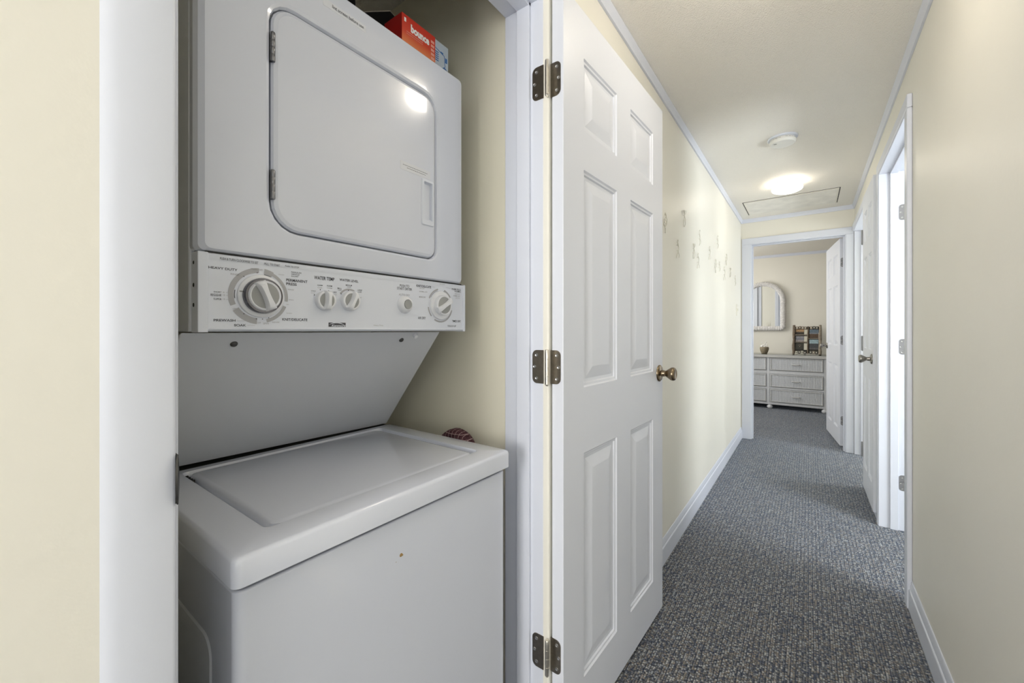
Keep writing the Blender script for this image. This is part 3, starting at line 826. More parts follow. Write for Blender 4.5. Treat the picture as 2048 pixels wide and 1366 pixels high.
# maker's badge: dark plate with swoosh
box(bd, Xp, Xp+0.0003, 0.4375, 0.4745, 1.1565, 1.1650)
L3('lettering', bd, M['print_dark'], cp)
L3('dial_scale', bg, M['print_grey'], cp)
bm = bmesh.new(); G = lambda u, v: (Xp+0.0006, u, v)
text_into(bm, 'Kenmore', G, 0.4435, 0.4738, 1.1568, 1.1612, bold=0.02, shear=0.3)
pts = []
for i in range(17):
    t = i/16; pts.append((0.4385+0.034*t, 1.1595+0.0058*math.sin(math.pi*(0.08+0.86*t))-0.001*t))
for i in range(16):
    w0, w1 = 0.0009*math.sin(math.pi*i/16), 0.0009*math.sin(math.pi*(i+1)/16)
    (ua, va), (ub, vb) = pts[i], pts[i+1]
    vs_ = [bm.verts.new(G(*p)) for p in ((ua, va-w0), (ub, vb-w1), (ub, vb+w1+0.0002), (ua, va+w0+0.0002))]
    bm.faces.new(vs_)
L3('badge_lettering', bm, M['plastic'], cp)['label'] = 'white italic lettering on the dark badge'

def knob_ridge(y, z, r, h, ang, ridge_w, ridge_h, over=1.0, skirt=None, parent=cp, name='control_knob', curve=0.25):
    """white knob; grey dished face crossed by a white finger ridge. ang: ridge direction, CCW from +y."""
    k = None
    bm = bmesh.new()
    if skirt:
        rs, hs, metal = skirt
        lathe(bm, (PX, y, z), (1, 0, 0), [(rs, 0), (rs, hs*0.7), (rs-0.002, hs), (rs*0.55, hs*1.02), (0, hs)], 48)
    lathe(bm, (PX, y, z), (1, 0, 0), [(r, 0), (r, h*0.75), (r-0.0008, h*0.93), (r-0.002, h), (r-0.0035, h*0.99), (r-0.0045, h*0.93), (0, h*0.93)], 48)
    k = L3(name, bm, M['knob_white'], parent, smooth=True, angle=50)
    return k
def knob_detail(root, y, z, r, h, ang, ridge_w, ridge_h, over=1.0, name='knob_grip', ring=None):
    bm = bmesh.new()
    # grey inlay
    lathe(bm, (PX, y, z), (1, 0, 0), [(r-0.0042, h*0.90), (r-0.0045, h*0.95), (0, h*0.95)], 40, 1)
    ca_, sa_ = math.cos(math.radians(ang)), math.sin(math.radians(ang))
    def P(a, b, d): return (PX+h*0.93+d, y+a*ca_-b*sa_, z+a*sa_+b*ca_)
    # curved ridge: narrower in the middle, flaring to the rim
    n = 12; R = (r-0.001)*over; rows = []
    for i in range(n+1):
        a = -R + 2*R*i/n
        w = ridge_w*(0.72 + 0.5*(abs(a)/R)**2)
        e = 1-(abs(a)/R)**6*0.5
        rows.append([bm.verts.new(P(a, b, d)) for b, d in ((-w*0.62, -0.001), (-w*0.5, ridge_h*0.75*e), (-w*0.36, ridge_h*e), (w*0.36, ridge_h*e), (w*0.5, ridge_h*0.75*e), (w*0.62, -0.001))])
    for p, q in zip(rows, rows[1:]):
        for j in range(6): bm.faces.new((p[j], p[(j+1) % 6], q[(j+1) % 6], q[j]))
    bm.faces.new(rows[0][::-1]); bm.faces.new(rows[-1])
    me = obj(name, bm, [M['knob_white'], M['knob_grey']], None, smooth=True, angle=50)
    me.data.transform(Matrix.Translation((0.86, -0.515, 0))); me.parent = LC
    return me

def full_knob(name, y, z, r, h, ang, rw, rh, over=1.0, skirt=None, ring=None):
    """one part of the appliance carrying its own grip (sub-part)."""
    bm = bmesh.new()
    if skirt:
        rs, hs = skirt
        lathe(bm, (PX, y, z), (1, 0, 0), [(rs, 0), (rs, hs*0.6), (rs-0.0015, hs), (r, hs*1.1), (0, hs*1.1)], 48)
    lathe(bm, (PX, y, z), (1, 0, 0), [(r, 0), (r, h*0.75), (r-0.0008, h*0.93), (r-0.002, h), (r-0.0035, h*0.99), (r-0.0045, h*0.93), (0, h*0.93)], 48)
    k = L3(name, bm, M['knob_white'], None, smooth=True, angle=50)
    if ring:
        b2 = bmesh.new()
        lathe(b2, (PX, y, z), (1, 0, 0), [(r+0.0002, h*0.2), (r+ring, h*0.2), (r+ring+0.0004, h*0.55), (r+ring-0.001, h*0.78), (r+0.0002, h*0.80)], 48)
        L3('metal_ring', b2, M['dial_ring'], k, smooth=True, angle=50)
    g = knob_detail(k, y, z, r, h, ang, rw, rh, over); g.parent = k
    return k
full_knob('cycle_dial', 0.3135, 1.2095, 0.0265, 0.020, 112, 0.013, 0.012, skirt=(0.0375, 0.004), ring=0.0042)
bm = bmesh.new(); box(bm, PX+0.0046, PX+0.005, 0.2785, 0.2840, 1.2145, 1.2165)
L3('pointer_mark', bm, M['knob_grey'], cp)
full_knob('temperature_knob', 0.4290, 1.2085, 0.0192, 0.012, 86, 0.0105, 0.012)
full_knob('water_level_knob', 0.4830, 1.2105, 0.0200, 0.012, 64, 0.0105, 0.012)
full_knob('timer_dial', 0.7435, 1.2140, 0.0262, 0.017, 31, 0.0115, 0.010, over=1.08, skirt=(0.0375, 0.005))
bm = bmesh.new()
lathe(bm, (PX, 0.6265, 1.2105), (1, 0, 0), [(0.0205, 0), (0.0200, 0.004), (0.0170, 0.010), (0.0130, 0.0135), (0.0118, 0.014), (0.0112, 0.0125), (0, 0.0125)], 40)
sb = L3('start_button', bm, M['knob_white'], None, smooth=True, angle=50)
bm = bmesh.new(); lathe(bm, (PX, 0.6265, 1.2105), (1, 0, 0), [(0.0110, 0.011), (0.0110, 0.0140), (0.0100, 0.0150), (0.0075, 0.0146), (0, 0.0140)], 32)
L3('button_cap', bm, M['knob_grey'], sb, smooth=True)

# ------------------------------------------------------------------ boxes on top of the dryer
def grad_mat(name, z0, z1, stops, rough=0.45):
    """printed cardboard with a vertical colour change (ink on the box)."""
    m = bpy.data.materials.new(name); m.use_nodes = True
    nt = m.node_tree; b = nt.nodes['Principled BSDF']; b.inputs['Roughness'].default_value = rough
    tc = nt.nodes.new('ShaderNodeTexCoord'); sp = nt.nodes.new('ShaderNodeSeparateXYZ')
    mr = nt.nodes.new('ShaderNodeMapRange'); mr.inputs['From Min'].default_value = z0; mr.inputs['From Max'].default_value = z1
    cr = nt.nodes.new('ShaderNodeValToRGB')
    cr.color_ramp.elements[0].position = stops[0][0]; cr.color_ramp.elements[0].color = (*stops[0][1], 1)
    cr.color_ramp.elements[1].position = stops[-1][0]; cr.color_ramp.elements[1].color = (*stops[-1][1], 1)
    for p, c in stops[1:-1]:
        q = cr.color_ramp.elements.new(p); q.color = (*c, 1)
    nt.links.new(tc.outputs['Object'], sp.inputs[0]); nt.links.new(sp.outputs['Z'], mr.inputs['Value'])
    nt.links.new(mr.outputs['Result'], cr.inputs['Fac']); nt.links.new(cr.outputs['Color'], b.inputs['Base Color'])
    return m
ZT = 1.839
RED = grad_mat('red_orange_carton_print', 0.0, 0.107, [(0.0, (0.75, 0.28, 0.10)), (0.35, (0.72, 0.20, 0.05)), (0.6, (0.62, 0.05, 0.015)), (1.0, (0.60, 0.03, 0.012))])
RED2 = mat('deep_red_carton', (0.42, 0.012, 0.01), 0.45)
WHITE = mat('white_ink', (0.85, 0.85, 0.85), 0.5)
o = empty('dryer_sheet_box', (-0.855, 0.709, ZT))
tag(o, 'red and orange dryer sheet carton standing on top of the dryer', 'box')
bm = bmesh.new(); box(bm, -0.035, 0.035, -0.056, 0.0565, 0.0, 0.107)
for f in bm.faces:
    if abs(f.normal.y) > 0.5 or True: pass
bm.faces.ensure_lookup_table()
bm.normal_update()
for f in bm.faces:
    c = f.calc_center_median()
    f.material_index = 1 if abs(c.y) > 0.05 else 0
obj('carton', bm, [RED, RED2], o, bevel=0.0008)
bm = bmesh.new(); fx = lambda u, v: (0.0356, u, v)
text_into(bm, 'bounce', fx, -0.028, 0.034, 0.071, 0.092, bold=0.05)
ol = [(-0.0490, 0.088), (-0.0430, 0.088), (-0.0430, 0.098), (-0.0490, 0.098)]
plate(bm, ol, lambda u, v: (0.0353, u, v), lambda u, v: (0.0356, u, v))
obj('lettering', bm, WHITE, o)
bm = bmesh.new()
for (a, b, z, t) in ((-0.042, 0.012, 0.066, 0.0012), (-0.042, 0.012, 0.0612, 0.0008), (-0.020, 0.008, 0.034, 0.0022), (-0.014, 0.010, 0.028, 0.0016)):
    box(bm, 0.0352, 0.0355, a, b, z, z+t)
for i in range(5): box(bm, 0.0352, 0.0355, 0.040, 0.052, 0.040+i*0.011, 0.047+i*0.011)
obj('small_print', bm, mat('pale_red_ink', (0.80, 0.36, 0.28), 0.5), o)

o = empty('detergent_box', (-0.905, 0.812, ZT))
tag(o, 'pale blue and white carton behind the red box on top of the dryer', 'box')
bm = bmesh.new(); box(bm, -0.04, 0.04, -0.060, 0.047, 0.0, 0.147)
obj('carton', bm, grad_mat('pale_blue_carton', 0, 0.147, [(0, (0.60, 0.68, 0.76)), (1.0, (0.62, 0.72, 0.84))]), o, bevel=0.0008)
bm = bmesh.new()
tube(bm, [(0.0402, -0.012, 0.125), (0.0402, 0.030, 0.115), (0.0402, 0.034, 0.085), (0.0402, 0.015, 0.07), (0.0402, -0.02, 0.068)], 0.0010, 6)
box(bm, 0.0401, 0.0405, 0.016, 0.026, 0.118, 0.122); box(bm, 0.0401, 0.0405, 0.034, 0.042, 0.098, 0.112)
for i in range(5): box(bm, 0.0401, 0.0405, -0.008, 0.008, 0.088+i*0.006, 0.091+i*0.006)
lathe(bm, (0.0401, 0.033, 0.074), (1, 0, 0), [(0.008, 0), (0.008, 0.0003), (0.005, 0.0004), (0, 0.0003)], 20)
obj('printed_design', bm, mat('blue_ink', (0.06, 0.20, 0.52), 0.5), o)

o = empty('open_carton', (-0.965, 0.650, ZT))
tag(o, 'open black-sided carton with a raised flap, left of the red box on the dryer', 'box')
bm = bmesh.new()
for q in ((-0.05, 0.05, -0.055, -0.052, 0, 0.118), (-0.05, 0.05, 0.057, 0.060, 0, 0.150), (-0.05, -0.047, -0.055, 0.06, 0, 0.118), (0.047, 0.05, -0.055, 0.06, 0, 0.118), (-0.05, 0.05, -0.055, 0.06, 0, 0.003)): box(bm, *q)
BK = mat('black_cardboard', (0.008, 0.008, 0.008), 0.8, spec=0.1)
obj('carton', bm, BK, o)
bm = bmesh.new(); prism(bm, [(0.0505, -0.050, 0.10), (0.0505, 0.0605, 0.10), (0.0505, 0.0605, 0.166), (0.0505, 0.038, 0.173), (0.0505, -0.030, 0.128), (0.0505, -0.044, 0.118)], (0.0012, 0, 0))
obj('flap', bm, BK, o)
bm = bmesh.new(); tube(bm, [(0.0515, -0.044, 0.118), (0.0515, -0.030, 0.1285), (0.0515, 0.038, 0.1735), (0.0515, 0.0605, 0.1665)], 0.0009, 6)
obj('flap_edge', bm, mat('raw_cardboard_edge', (0.45, 0.40, 0.34), 0.8), o)
o = obj('small_carton', bx(-0.04, 0.04, -0.055, 0.055, 0, 0.162), mat('black_box', (0.008, 0.008, 0.008), 0.8, spec=0.1), bevel=0.001)
o.location = (-0.96, 0.534, ZT)
tag(o, 'black box at the picture top edge, farthest left on the dryer', 'box')

# ------------------------------------------------------------------ plaid padded board between washer and wall
def plaid():
    m = bpy.data.materials.new('maroon_plaid_cloth'); m.use_nodes = True
    nt = m.node_tree; b = nt.nodes['Principled BSDF']; b.inputs['Roughness'].default_value = 0.9
    N = nt.nodes.new; L = nt.links.new
    tc = N('ShaderNodeTexCoord'); sp = N('ShaderNodeSeparateXYZ'); L(tc.outputs['Object'], sp.inputs[0])
    outs = []
    for ax in ('X', 'Z'):
        pp = N('ShaderNodeMath'); pp.operation = 'PINGPONG'; pp.inputs[1].default_value = 0.0065; L(sp.outputs[ax], pp.inputs[0])
        lt = N('ShaderNodeMath'); lt.operation = 'LESS_THAN'; lt.inputs[1].default_value = 0.0006; L(pp.outputs[0], lt.inputs[0]); outs.append(lt)
    mx = N('ShaderNodeMath'); mx.operation = 'MAXIMUM'; L(outs[0].outputs[0], mx.inputs[0]); L(outs[1].outputs[0], mx.inputs[1])
    n = N('ShaderNodeTexNoise'); n.inputs['Scale'].default_value = 160
    L(tc.outputs['Object'], n.inputs['Vector'])
    cr = N('ShaderNodeValToRGB'); cr.color_ramp.elements[0].position = 0.35; cr.color_ramp.elements[0].color = (0.035, 0.006, 0.012, 1)
    cr.color_ramp.elements[1].position = 0.7; cr.color_ramp.elements[1].color = (0.12, 0.05, 0.06, 1); L(n.outputs['Fac'], cr.inputs['Fac'])
    mi = N('ShaderNodeMix'); mi.data_type = 'RGBA'; L(mx.outputs[0], mi.inputs['Factor']); L(cr.outputs['Color'], mi.inputs['A']); mi.inputs['B'].default_value = (0.42, 0.30, 0.29, 1)
    L(mi.outputs['Result'], b.inputs['Base Color'])
    return m
o = empty('ironing_board', (-0.846, 0.878, 0.0))
tag(o, 'rounded top of a maroon plaid padded board tucked between washer and wall', 'ironing board')
W = 0.068; top = 0.856
def nose(w, t):
    pts = [(-w, 0.02), (w, 0.02)]
    for i in range(17):
        a = math.pi*i/16; pts.append((w*math.cos(a), t - w*0.95 + w*0.95*math.sin(a)))
    return pts
bm = bmesh.new()
def ringn(w, t, y): return [bm.verts.new((u, y, v)) for u, v in nose(w, t)]
rs = [ringn(W-0.014, top-0.012, -0.024), ringn(W-0.004, top-0.003, -0.018), ringn(W, top, -0.006), ringn(W, top, 0.008), ringn(W-0.006, top-0.006, 0.018)]
for p, q in zip(rs, rs[1:]): bridge(p, q)
bm.faces.new(rs[0][::-1]); bm.faces.new(rs[-1])
obj('padded_cover', bm, plaid(), o, smooth=True, angle=70)
for u in (-0.045, 0.045):
    bm = bmesh.new(); tube(bm, [(u, 0.026, 0.0), (u, 0.026, 0.70)], 0.008, 10)
    obj('leg', bm, M['steel'], o, smooth=True)

# ------------------------------------------------------------------ ceiling fixtures
LAMPGLASS = mat('lit_white_glass', (0.9, 0.88, 0.82), 0.3, emis=((1.0, 0.92, 0.80), 7.5))
LAMPGLASS_NEAR = mat('bright_white_glass', (0.9, 0.88, 0.82), 0.3, emis=((1.0, 0.92, 0.80), 20.0))
def ceiling_lamp(x, y, label, size=1.0, glass=None):
    o = empty('ceiling_lamp', (x, y, ZC)); tag(o, label, 'ceiling light', 'hall ceiling lights')
    bm = bmesh.new(); lathe(bm, (0, 0, 0), (0, 0, -1), [(0, 0), (0.090, 0), (0.090, 0.012), (0.086, 0.022), (0.080, 0.026), (0, 0.026)], 40)
    obj('base_ring', bm, mat('lamp_base_paint', (0.78, 0.72, 0.68), 0.4), o, smooth=True, angle=40)
    bm = bmesh.new(); lathe(bm, (0, 0, 0), (0, 0, -1), [(0.060, 0.026), (0.082, 0.027), (0.098, 0.034), (0.104, 0.044), (0.104, 0.052), (0.098, 0.062), (0.080, 0.071), (0.045, 0.077), (0, 0.079)], 40)
    obj('glass_shade', bm, glass or LAMPGLASS, o, smooth=True, angle=80)
    o.scale = (size, size, 1.0)
    return o
ceiling_lamp(-0.140, 3.88, 'lit round white ceiling light in the middle of the hall, beside the attic hatch')
ceiling_lamp(-0.045, 1.345, 'lit round ceiling light over the near hall, mirrored in the dryer door', 0.95, LAMPGLASS_NEAR)

o = empty('smoke_detector', (-0.130, 2.965, ZC)); tag(o, 'round white smoke detector on the hall ceiling', 'smoke detector')
bm = bmesh.new(); lathe(bm, (0, 0, 0), (0, 0, -1), [(0, 0), (0.078, 0), (0.078, 0.006), (0.074, 0.010), (0, 0.010)], 40)
obj('mounting_ring', bm, M['plastic'], o, smooth=True, angle=40)
bm = bmesh.new(); lathe(bm, (0, 0, -0.010), (0, 0, -1), [(0.064, 0), (0.064, 0.006), (0.068, 0.008), (0.070, 0.014), (0.068, 0.022), (0.062, 0.028), (0.020, 0.031), (0, 0.031)], 40)
obj('body', bm, mat('detector_plastic', (0.80, 0.79, 0.74), 0.45), o, smooth=True, angle=40)
bm = bmesh.new()
for i in range(24):
    a = 2*math.pi*i/24
    if i % 6 == 0: continue
    tube(bm, [(0.0665*math.cos(a), 0.0665*math.sin(a), -0.0185), (0.0665*math.cos(a+0.18), 0.0665*math.sin(a+0.18), -0.0185)], 0.0022, 5)
box(bm, -0.042, -0.028, -0.030, -0.024, -0.0412, -0.0402)
obj('vent_slot', bm, mat('detector_slots', (0.25, 0.24, 0.22), 0.6), o)

o = empty('attic_hatch', (-0.143, 4.505, ZC)); tag(o, 'rectangular attic hatch panel with dark edges in the hall ceiling', 'hatch')
bm = bmesh.new(); box(bm, -0.345, 0.345, -0.238, 0.238, -0.004, 0.002)
HM = mat('hatch_paint', (0.91, 0.885, 0.82), 0.6, noise=(9, 0.10), bump=(130, 0.7, 2))
obj('hatch_panel', bm, HM, o)
bm = bmesh.new()
for (a, b, c, d) in ((-0.352, -0.347, -0.245, 0.245), (0.347, 0.352, -0.245, 0.245), (-0.352, 0.352, -0.245, -0.240), (-0.352, 0.352, 0.240, 0.245)): box(bm, a, b, c, d, -0.0016, 0.001)
obj('shadow_gap', bm, M['black'], o)
bm = bmesh.new(); box(bm, -0.335, 0.335, -0.2385, -0.229, -0.0055, -0.004); box(bm, -0.344, -0.336, -0.236, 0.236, -0.0055, -0.004); box(bm, 0.334, 0.343, -0.236, 0.236, -0.0055, -0.004)
obj('edge_bead', bm, mat('hatch_bead', (0.85, 0.82, 0.72), 0.5), o)

# ------------------------------------------------------------------ little wire figures on the left wall
FIG = mat('cream_painted_wire', (0.66, 0.635, 0.545), 0.45)
def figure(y, z, h, kind, label):
    """open wire outline of a small figure with arms and legs, standing off the wall."""
    X = XL + 0.008
    o = empty('wire_figure', (X, y, z)); tag(o, label, 'wall ornament', 'wire figures scattered over the left hall wall')
    s = h/0.10; rnd = random.Random(kind*7+1)
    lean = rnd.uniform(-0.012, 0.012)
    def C(pts): return [(0.004*math.sin(i*1.3), u*s, v*s) for i, (u, v) in enumerate(pts)]
    bm = bmesh.new(); r = 0.0014
    if kind % 4 == 0:       # arms raised, wide loop skirt
        tube(bm, C([(0.004, 0.030), (0.016, 0.020), (0.014, -0.004), (0.002, -0.020), (-0.016, -0.012), (-0.020, 0.010), (-0.010, 0.024)]), r, 6)
        tube(bm, C([(-0.004, 0.048), (0.0, 0.036), (0.006, 0.026)]), r*1.3, 6)
        tube(bm, C([(-0.014, -0.012), (-0.016, -0.034), (-0.006, -0.050), (0.008, -0.046), (0.014, -0.022)]), r, 6)
        tube(bm, C([(-0.002, 0.014), (0.006, 0.006), (0.002, -0.006), (-0.006, 0.002), (-0.002, 0.014)]), r, 6)
    elif kind % 4 == 1:     # looped head, forked arms, two legs
        tube(bm, C([(0.0, 0.020), (-0.010, 0.030), (-0.012, 0.040), (-0.002, 0.046), (0.004, 0.036), (0.0, 0.020)]), r, 6)
        tube(bm, C([(0.002, 0.018), (0.016, 0.034), (0.022, 0.048)]), r, 6)
        tube(bm, C([(0.002, 0.018), (-0.016, 0.008), (-0.018, -0.008), (-0.008, -0.028), (-0.004, -0.046)]), r*1.2, 6)
        tube(bm, C([(0.002, 0.018), (0.006, -0.006), (0.012, -0.026), (0.014, -0.042)]), r*1.3, 6)
    elif kind % 4 == 2:     # slim figure with crossed legs
        tube(bm, C([(-0.020, 0.032), (-0.008, 0.018), (0.0, 0.008), (0.006, 0.022), (0.018, 0.034)]), r, 6)
        tube(bm, C([(0.0, 0.030), (0.001, 0.006), (0.0, -0.014), (-0.010, -0.034), (-0.012, -0.050)]), r*1.3, 6)
        tube(bm, C([(0.0, -0.012), (0.010, -0.032), (0.012, -0.046)]), r, 6)
    else:                   # kneeling loop
        tube(bm, C([(-0.012, 0.030), (-0.014, 0.006), (-0.004, -0.006), (0.006, 0.010), (0.008, 0.028)]), r, 6)
        tube(bm, C([(-0.004, -0.006), (-0.014, -0.024), (-0.008, -0.040), (-0.002, -0.050)]), r*1.2, 6)
        tube(bm, C([(-0.002, -0.008), (0.010, -0.022), (0.006, -0.040)]), r, 6)
    obj('body', bm, FIG, o, smooth=True, angle=80)
    bm = bmesh.new(); lathe(bm, (-0.003, -0.001*s, 0.040*s), (1, 0, 0), [(0, 0), (0.0055*s, 0.001), (0.0065*s, 0.003), (0.0045*s, 0.0055), (0, 0.006)], 14)
    obj('head', bm, FIG, o, smooth=True)
    for (u, v) in ((0.0, 0.018), (0.0, -0.010)):
        bm = bmesh.new(); tube(bm, [(-0.008, u, v*s), (0.001, u, v*s)], 0.0012, 6)
        obj('pin', bm, FIG, o)
figs = [(2.080, 1.684, 0.104, 0, 'cream wire figure on the left wall, nearest one, right beside the open closet door edge'),
        (2.462, 1.790, 0.106, 1, 'cream wire figure on the left wall, uppermost of the near ones, with a raised arm'),
        (2.320, 1.595, 0.106, 2, 'cream wire figure on the left wall, below and between the two nearest ones'),
        (2.700, 1.640, 0.103, 1, 'cream wire figure on the left wall, fourth from the closet door, with a looped arm'),
        (2.870, 1.758, 0.108, 3, 'cream wire figure on the left wall, fifth along, higher than its neighbours'),
        (2.825, 1.600, 0.106, 2, 'cream wire figure on the left wall, lowest of the middle group'),
        (3.200, 1.708, 0.103, 2, 'slim cream wire figure on the left wall, with a dark round head, seventh along'),
        (3.520, 1.842, 0.112, 3, 'cream wire figure on the left wall, highest of the far ones'),
        (3.430, 1.642, 0.109, 0, 'cream wire figure on the left wall, left of the two small far ones'),
        (3.600, 1.660, 0.085, 3, 'tiny cream wire figure on the left wall, squeezed between two larger ones'),
        (3.830, 1.632, 0.125, 2, 'tallest of the far cream wire figures on the left wall, low down'),
        (3.930, 1.762, 0.105, 0, 'loop-headed cream wire figure on the left wall above the tallest far one'),
        (4.150, 1.672, 0.092, 1, 'cream wire figure on the left wall, last but one before the bedroom doorway'),
        (4.460, 1.632, 0.105, 3, 'cream wire figure on the left wall, last one before the bedroom doorway')]
for f in figs: figure(*f)

# ------------------------------------------------------------------ bedroom: wicker dresser, mirror, frame, pot
def wicker(name, col, axis, pitch=0.006):
    m = bpy.data.materials.new(name); m.use_nodes = True
    nt = m.node_tree; b = nt.nodes['Principled BSDF']; b.inputs['Roughness'].default_value = 0.6
    N = nt.nodes.new; L = nt.links.new
    tc = N('ShaderNodeTexCoord'); sp = N('ShaderNodeSeparateXYZ'); L(tc.outputs['Object'], sp.inputs[0])
    def tri(o, p):
        q = N('ShaderNodeMath'); q.operation = 'PINGPONG'; q.inputs[1].default_value = p; L(o, q.inputs[0])
        d = N('ShaderNodeMath'); d.operation = 'DIVIDE'; d.inputs[1].default_value = p; L(q.outputs[0], d.inputs[0]); return d.outputs[0]
    a = tri(sp.outputs['X' if axis == 'v' else 'Z'], pitch); c = tri(sp.outputs['Z' if axis == 'v' else 'X'], pitch*0.8)
    nz = N('ShaderNodeTexNoise'); nz.inputs['Scale'].default_value = 60; L(tc.outputs['Object'], nz.inputs['Vector'])
    ad = N('ShaderNodeMath'); ad.operation = 'MULTIPLY_ADD'; ad.inputs[1].default_value = 0.35; L(c, ad.inputs[0]); L(a, ad.inputs[2])
    ad2 = N('ShaderNodeMath'); ad2.operation = 'MULTIPLY_ADD'; ad2.inputs[1].default_value = 0.6; L(nz.outputs['Fac'], ad2.inputs[0]); L(ad.outputs[0], ad2.inputs[2])
    mr = N('ShaderNodeMapRange'); mr.inputs['From Min'].default_value = 0.25; mr.inputs['From Max'].default_value = 1.5; mr.inputs['To Min'].default_value = 0.62; mr.inputs['To Max'].default_value = 1.06
    L(ad2.outputs[0], mr.inputs['Value'])
    sc = N('ShaderNodeVectorMath'); sc.operation = 'SCALE'; sc.inputs[0].default_value = col; L(mr.outputs['Result'], sc.inputs['Scale']); L(sc.outputs['Vector'], b.inputs['Base Color'])
    bp = N('ShaderNodeBump'); bp.inputs['Strength'].default_value = 0.7; bp.inputs['Distance'].default_value = 0.003; L(ad2.outputs[0], bp.inputs['Height']); L(bp.outputs['Normal'], b.inputs['Normal'])
    return m
WV = wicker('white_wicker_upright', (0.70, 0.73, 0.77), 'v', 0.009); WH = wicker('white_wicker_rolled', (0.69, 0.69, 0.68), 'h', 0.006)
WP = mat('white_rattan_paint', (0.68, 0.70, 0.73), 0.5, noise=(40, 0.06))
DYF, DXA, DXB = 7.02, -1.165, 0.205
o = empty('wicker_dresser', (-0.48, 7.245, 0)); tag(o, 'low white wicker dresser with six drawers against the bedroom wall', 'dresser')
def D(name, bm, m, parent=None, **k):
    q = obj(name, bm, m, None, **k); q.data.transform(Matrix.Translation((0.48, -7.245, 0))); q.parent = parent or o; return q
bm = bmesh.new()
drz = ((0.098, 0.288), (0.318, 0.508), (0.560, 0.745))
cols_ = ((-1.120, -0.505), (-0.462, 0.162))
box(bm, DXA, DXB, DYF+0.018, 7.47, 0.062, 0.765)
for (a, b) in ((DXA, -1.123), (-0.502, -0.465), (0.165, DXB)): box(bm, a, b, DYF, DYF+0.020, 0.062, 0.765)
for (a, b) in ((-1.123, -0.502), (-0.465, 0.165)):
    for (c, d) in ((0.062, 0.095), (0.291, 0.315), (0.511, 0.557), (0.748, 0.765)): box(bm, a, b, DYF+0.001, DYF+0.020, c, d)
D('body', bm, WP, bevel=0.002)
bm = bmesh.new(); box(bm, DXA-0.012, DXB+0.012, DYF-0.014, 7.485, 0.765, 0.788)
D('top', bm, WH, bevel=0.006)
bm = bmesh.new(); box(bm, DXA-0.006, DXB+0.006, DYF-0.008, 7.48, 0.788, 0.793); D('glass_top', bm, mat('dark_glass_edge', (0.10, 0.12, 0.11), 0.1), None)
bm = bmesh.new(); tube(bm, [(DXA-0.012, DYF-0.014, 0.757), (DXB+0.012, DYF-0.014, 0.757)], 0.010, 10)
D('braided_edge', bm, WH, smooth=True)
for ci, (a, b) in enumerate(cols_):
    for (c, d) in drz:
        bm = bmesh.new(); box(bm, a+0.003, b-0.003, DYF-0.004, DYF+0.016, c+0.003, d-0.003)
        dr = D('drawer', bm, WV, bevel=0.002)
        bm = bmesh.new()
        pts = [(a+0.012, DYF-0.006, c+0.012), (b-0.012, DYF-0.006, c+0.012), (b-0.012, DYF-0.006, d-0.012), (a+0.012, DYF-0.006, d-0.012)]
        for p, q in zip(pts, pts[1:]+pts[:1]): tube(bm, [p, q], 0.0045, 8)
        D('border', bm, WH, dr, smooth=True)
        cx = (a+b)/2; cz_ = (c+d)/2
        bm = bmesh.new(); tube(bm, [(cx-0.043, DYF-0.006, cz_), (cx-0.038, DYF-0.022, cz_), (cx-0.015, DYF-0.027, cz_-0.002), (cx+0.015, DYF-0.027, cz_-0.002), (cx+0.038, DYF-0.022, cz_), (cx+0.043, DYF-0.006, cz_)], 0.0075, 10)
        D('handle', bm, WH, dr, smooth=True)
for x in (-1.14, -0.465, 0.175):
    for y in (DYF+0.025, 7.44):
        bm = bmesh.new(); lathe(bm, (x, y, 0.062), (0, 0, -1), [(0.02, 0), (0.022, 0.010), (0.034, 0.020), (0.038, 0.034), (0.034, 0.050), (0.022, 0.062), (0, 0.062)], 20)
        D('foot', bm, WP, smooth=True, angle=70)

# arched wicker mirror
MX, MZ, MR = -0.585, 1.600, 0.262
o = empty('wicker_mirror', (MX, 7.46, 1.5)); tag(o, 'arched mirror with a thick white wrapped wicker frame on the bedroom wall', 'mirror')
path = []
zb = 1.175
def arch(t):
    """closed path point by parameter in metres."""
    return None
seg = []
N1 = 40
for i in range(N1+1): a = math.pi*i/N1; seg.append((MR*math.cos(a), MZ-1.5+MR*1.03*math.sin(a)))
left = [(-MR, MZ-1.5-(MZ-zb)*i/24) for i in range(1, 24)]
bot = [(-MR+0.03+(2*MR-0.06)*i/28, zb-1.5) for i in range(29)]
right = [(MR, zb-1.5+(MZ-zb)*i/24) for i in range(1, 24)]
pl = seg + left + [(-MR+0.008, zb-1.5+0.008)] + bot + [(MR-0.008, zb-1.5+0.008)] + right
# resample finely for the wrapped cane
dense = []
for i in range(len(pl)):
    p, q = pl[i], pl[(i+1) % len(pl)]
    L_ = math.hypot(q[0]-p[0], q[1]-p[1]); k = max(1, int(L_/0.0045))
    for j in range(k): dense.append((p[0]+(q[0]-p[0])*j/k, p[1]+(q[1]-p[1])*j/k))
bm = bmesh.new(); P3 = [Vector((u, 0, v)) for u, v in dense]; NN = len(P3); rings = []
for i, p in enumerate(P3):
    d = (P3[(i+1) % NN]-P3[i-1]).normalized(); nrm_ = d.cross(Vector((0, 1, 0)))
    rr_ = 0.037*(1.0 if i % 4 < 2 else 0.90)
    rings.append([bm.verts.new(p + nrm_*math.cos(2*math.pi*k/12)*rr_ + Vector((0, 1, 0))*math.sin(2*math.pi*k/12)*rr_*0.8) for k in range(12)])
for i in range(NN):
    a, b = rings[i], rings[(i+1) % NN]
    for k in range(12): bm.faces.new((a[k], a[(k+1) % 12], b[(k+1) % 12], b[k]))
obj('wicker_frame', bm, mat('wrapped_white_cane', (0.76, 0.745, 0.73), 0.5, noise=(50, 0.18)), o, smooth=True, angle=25)
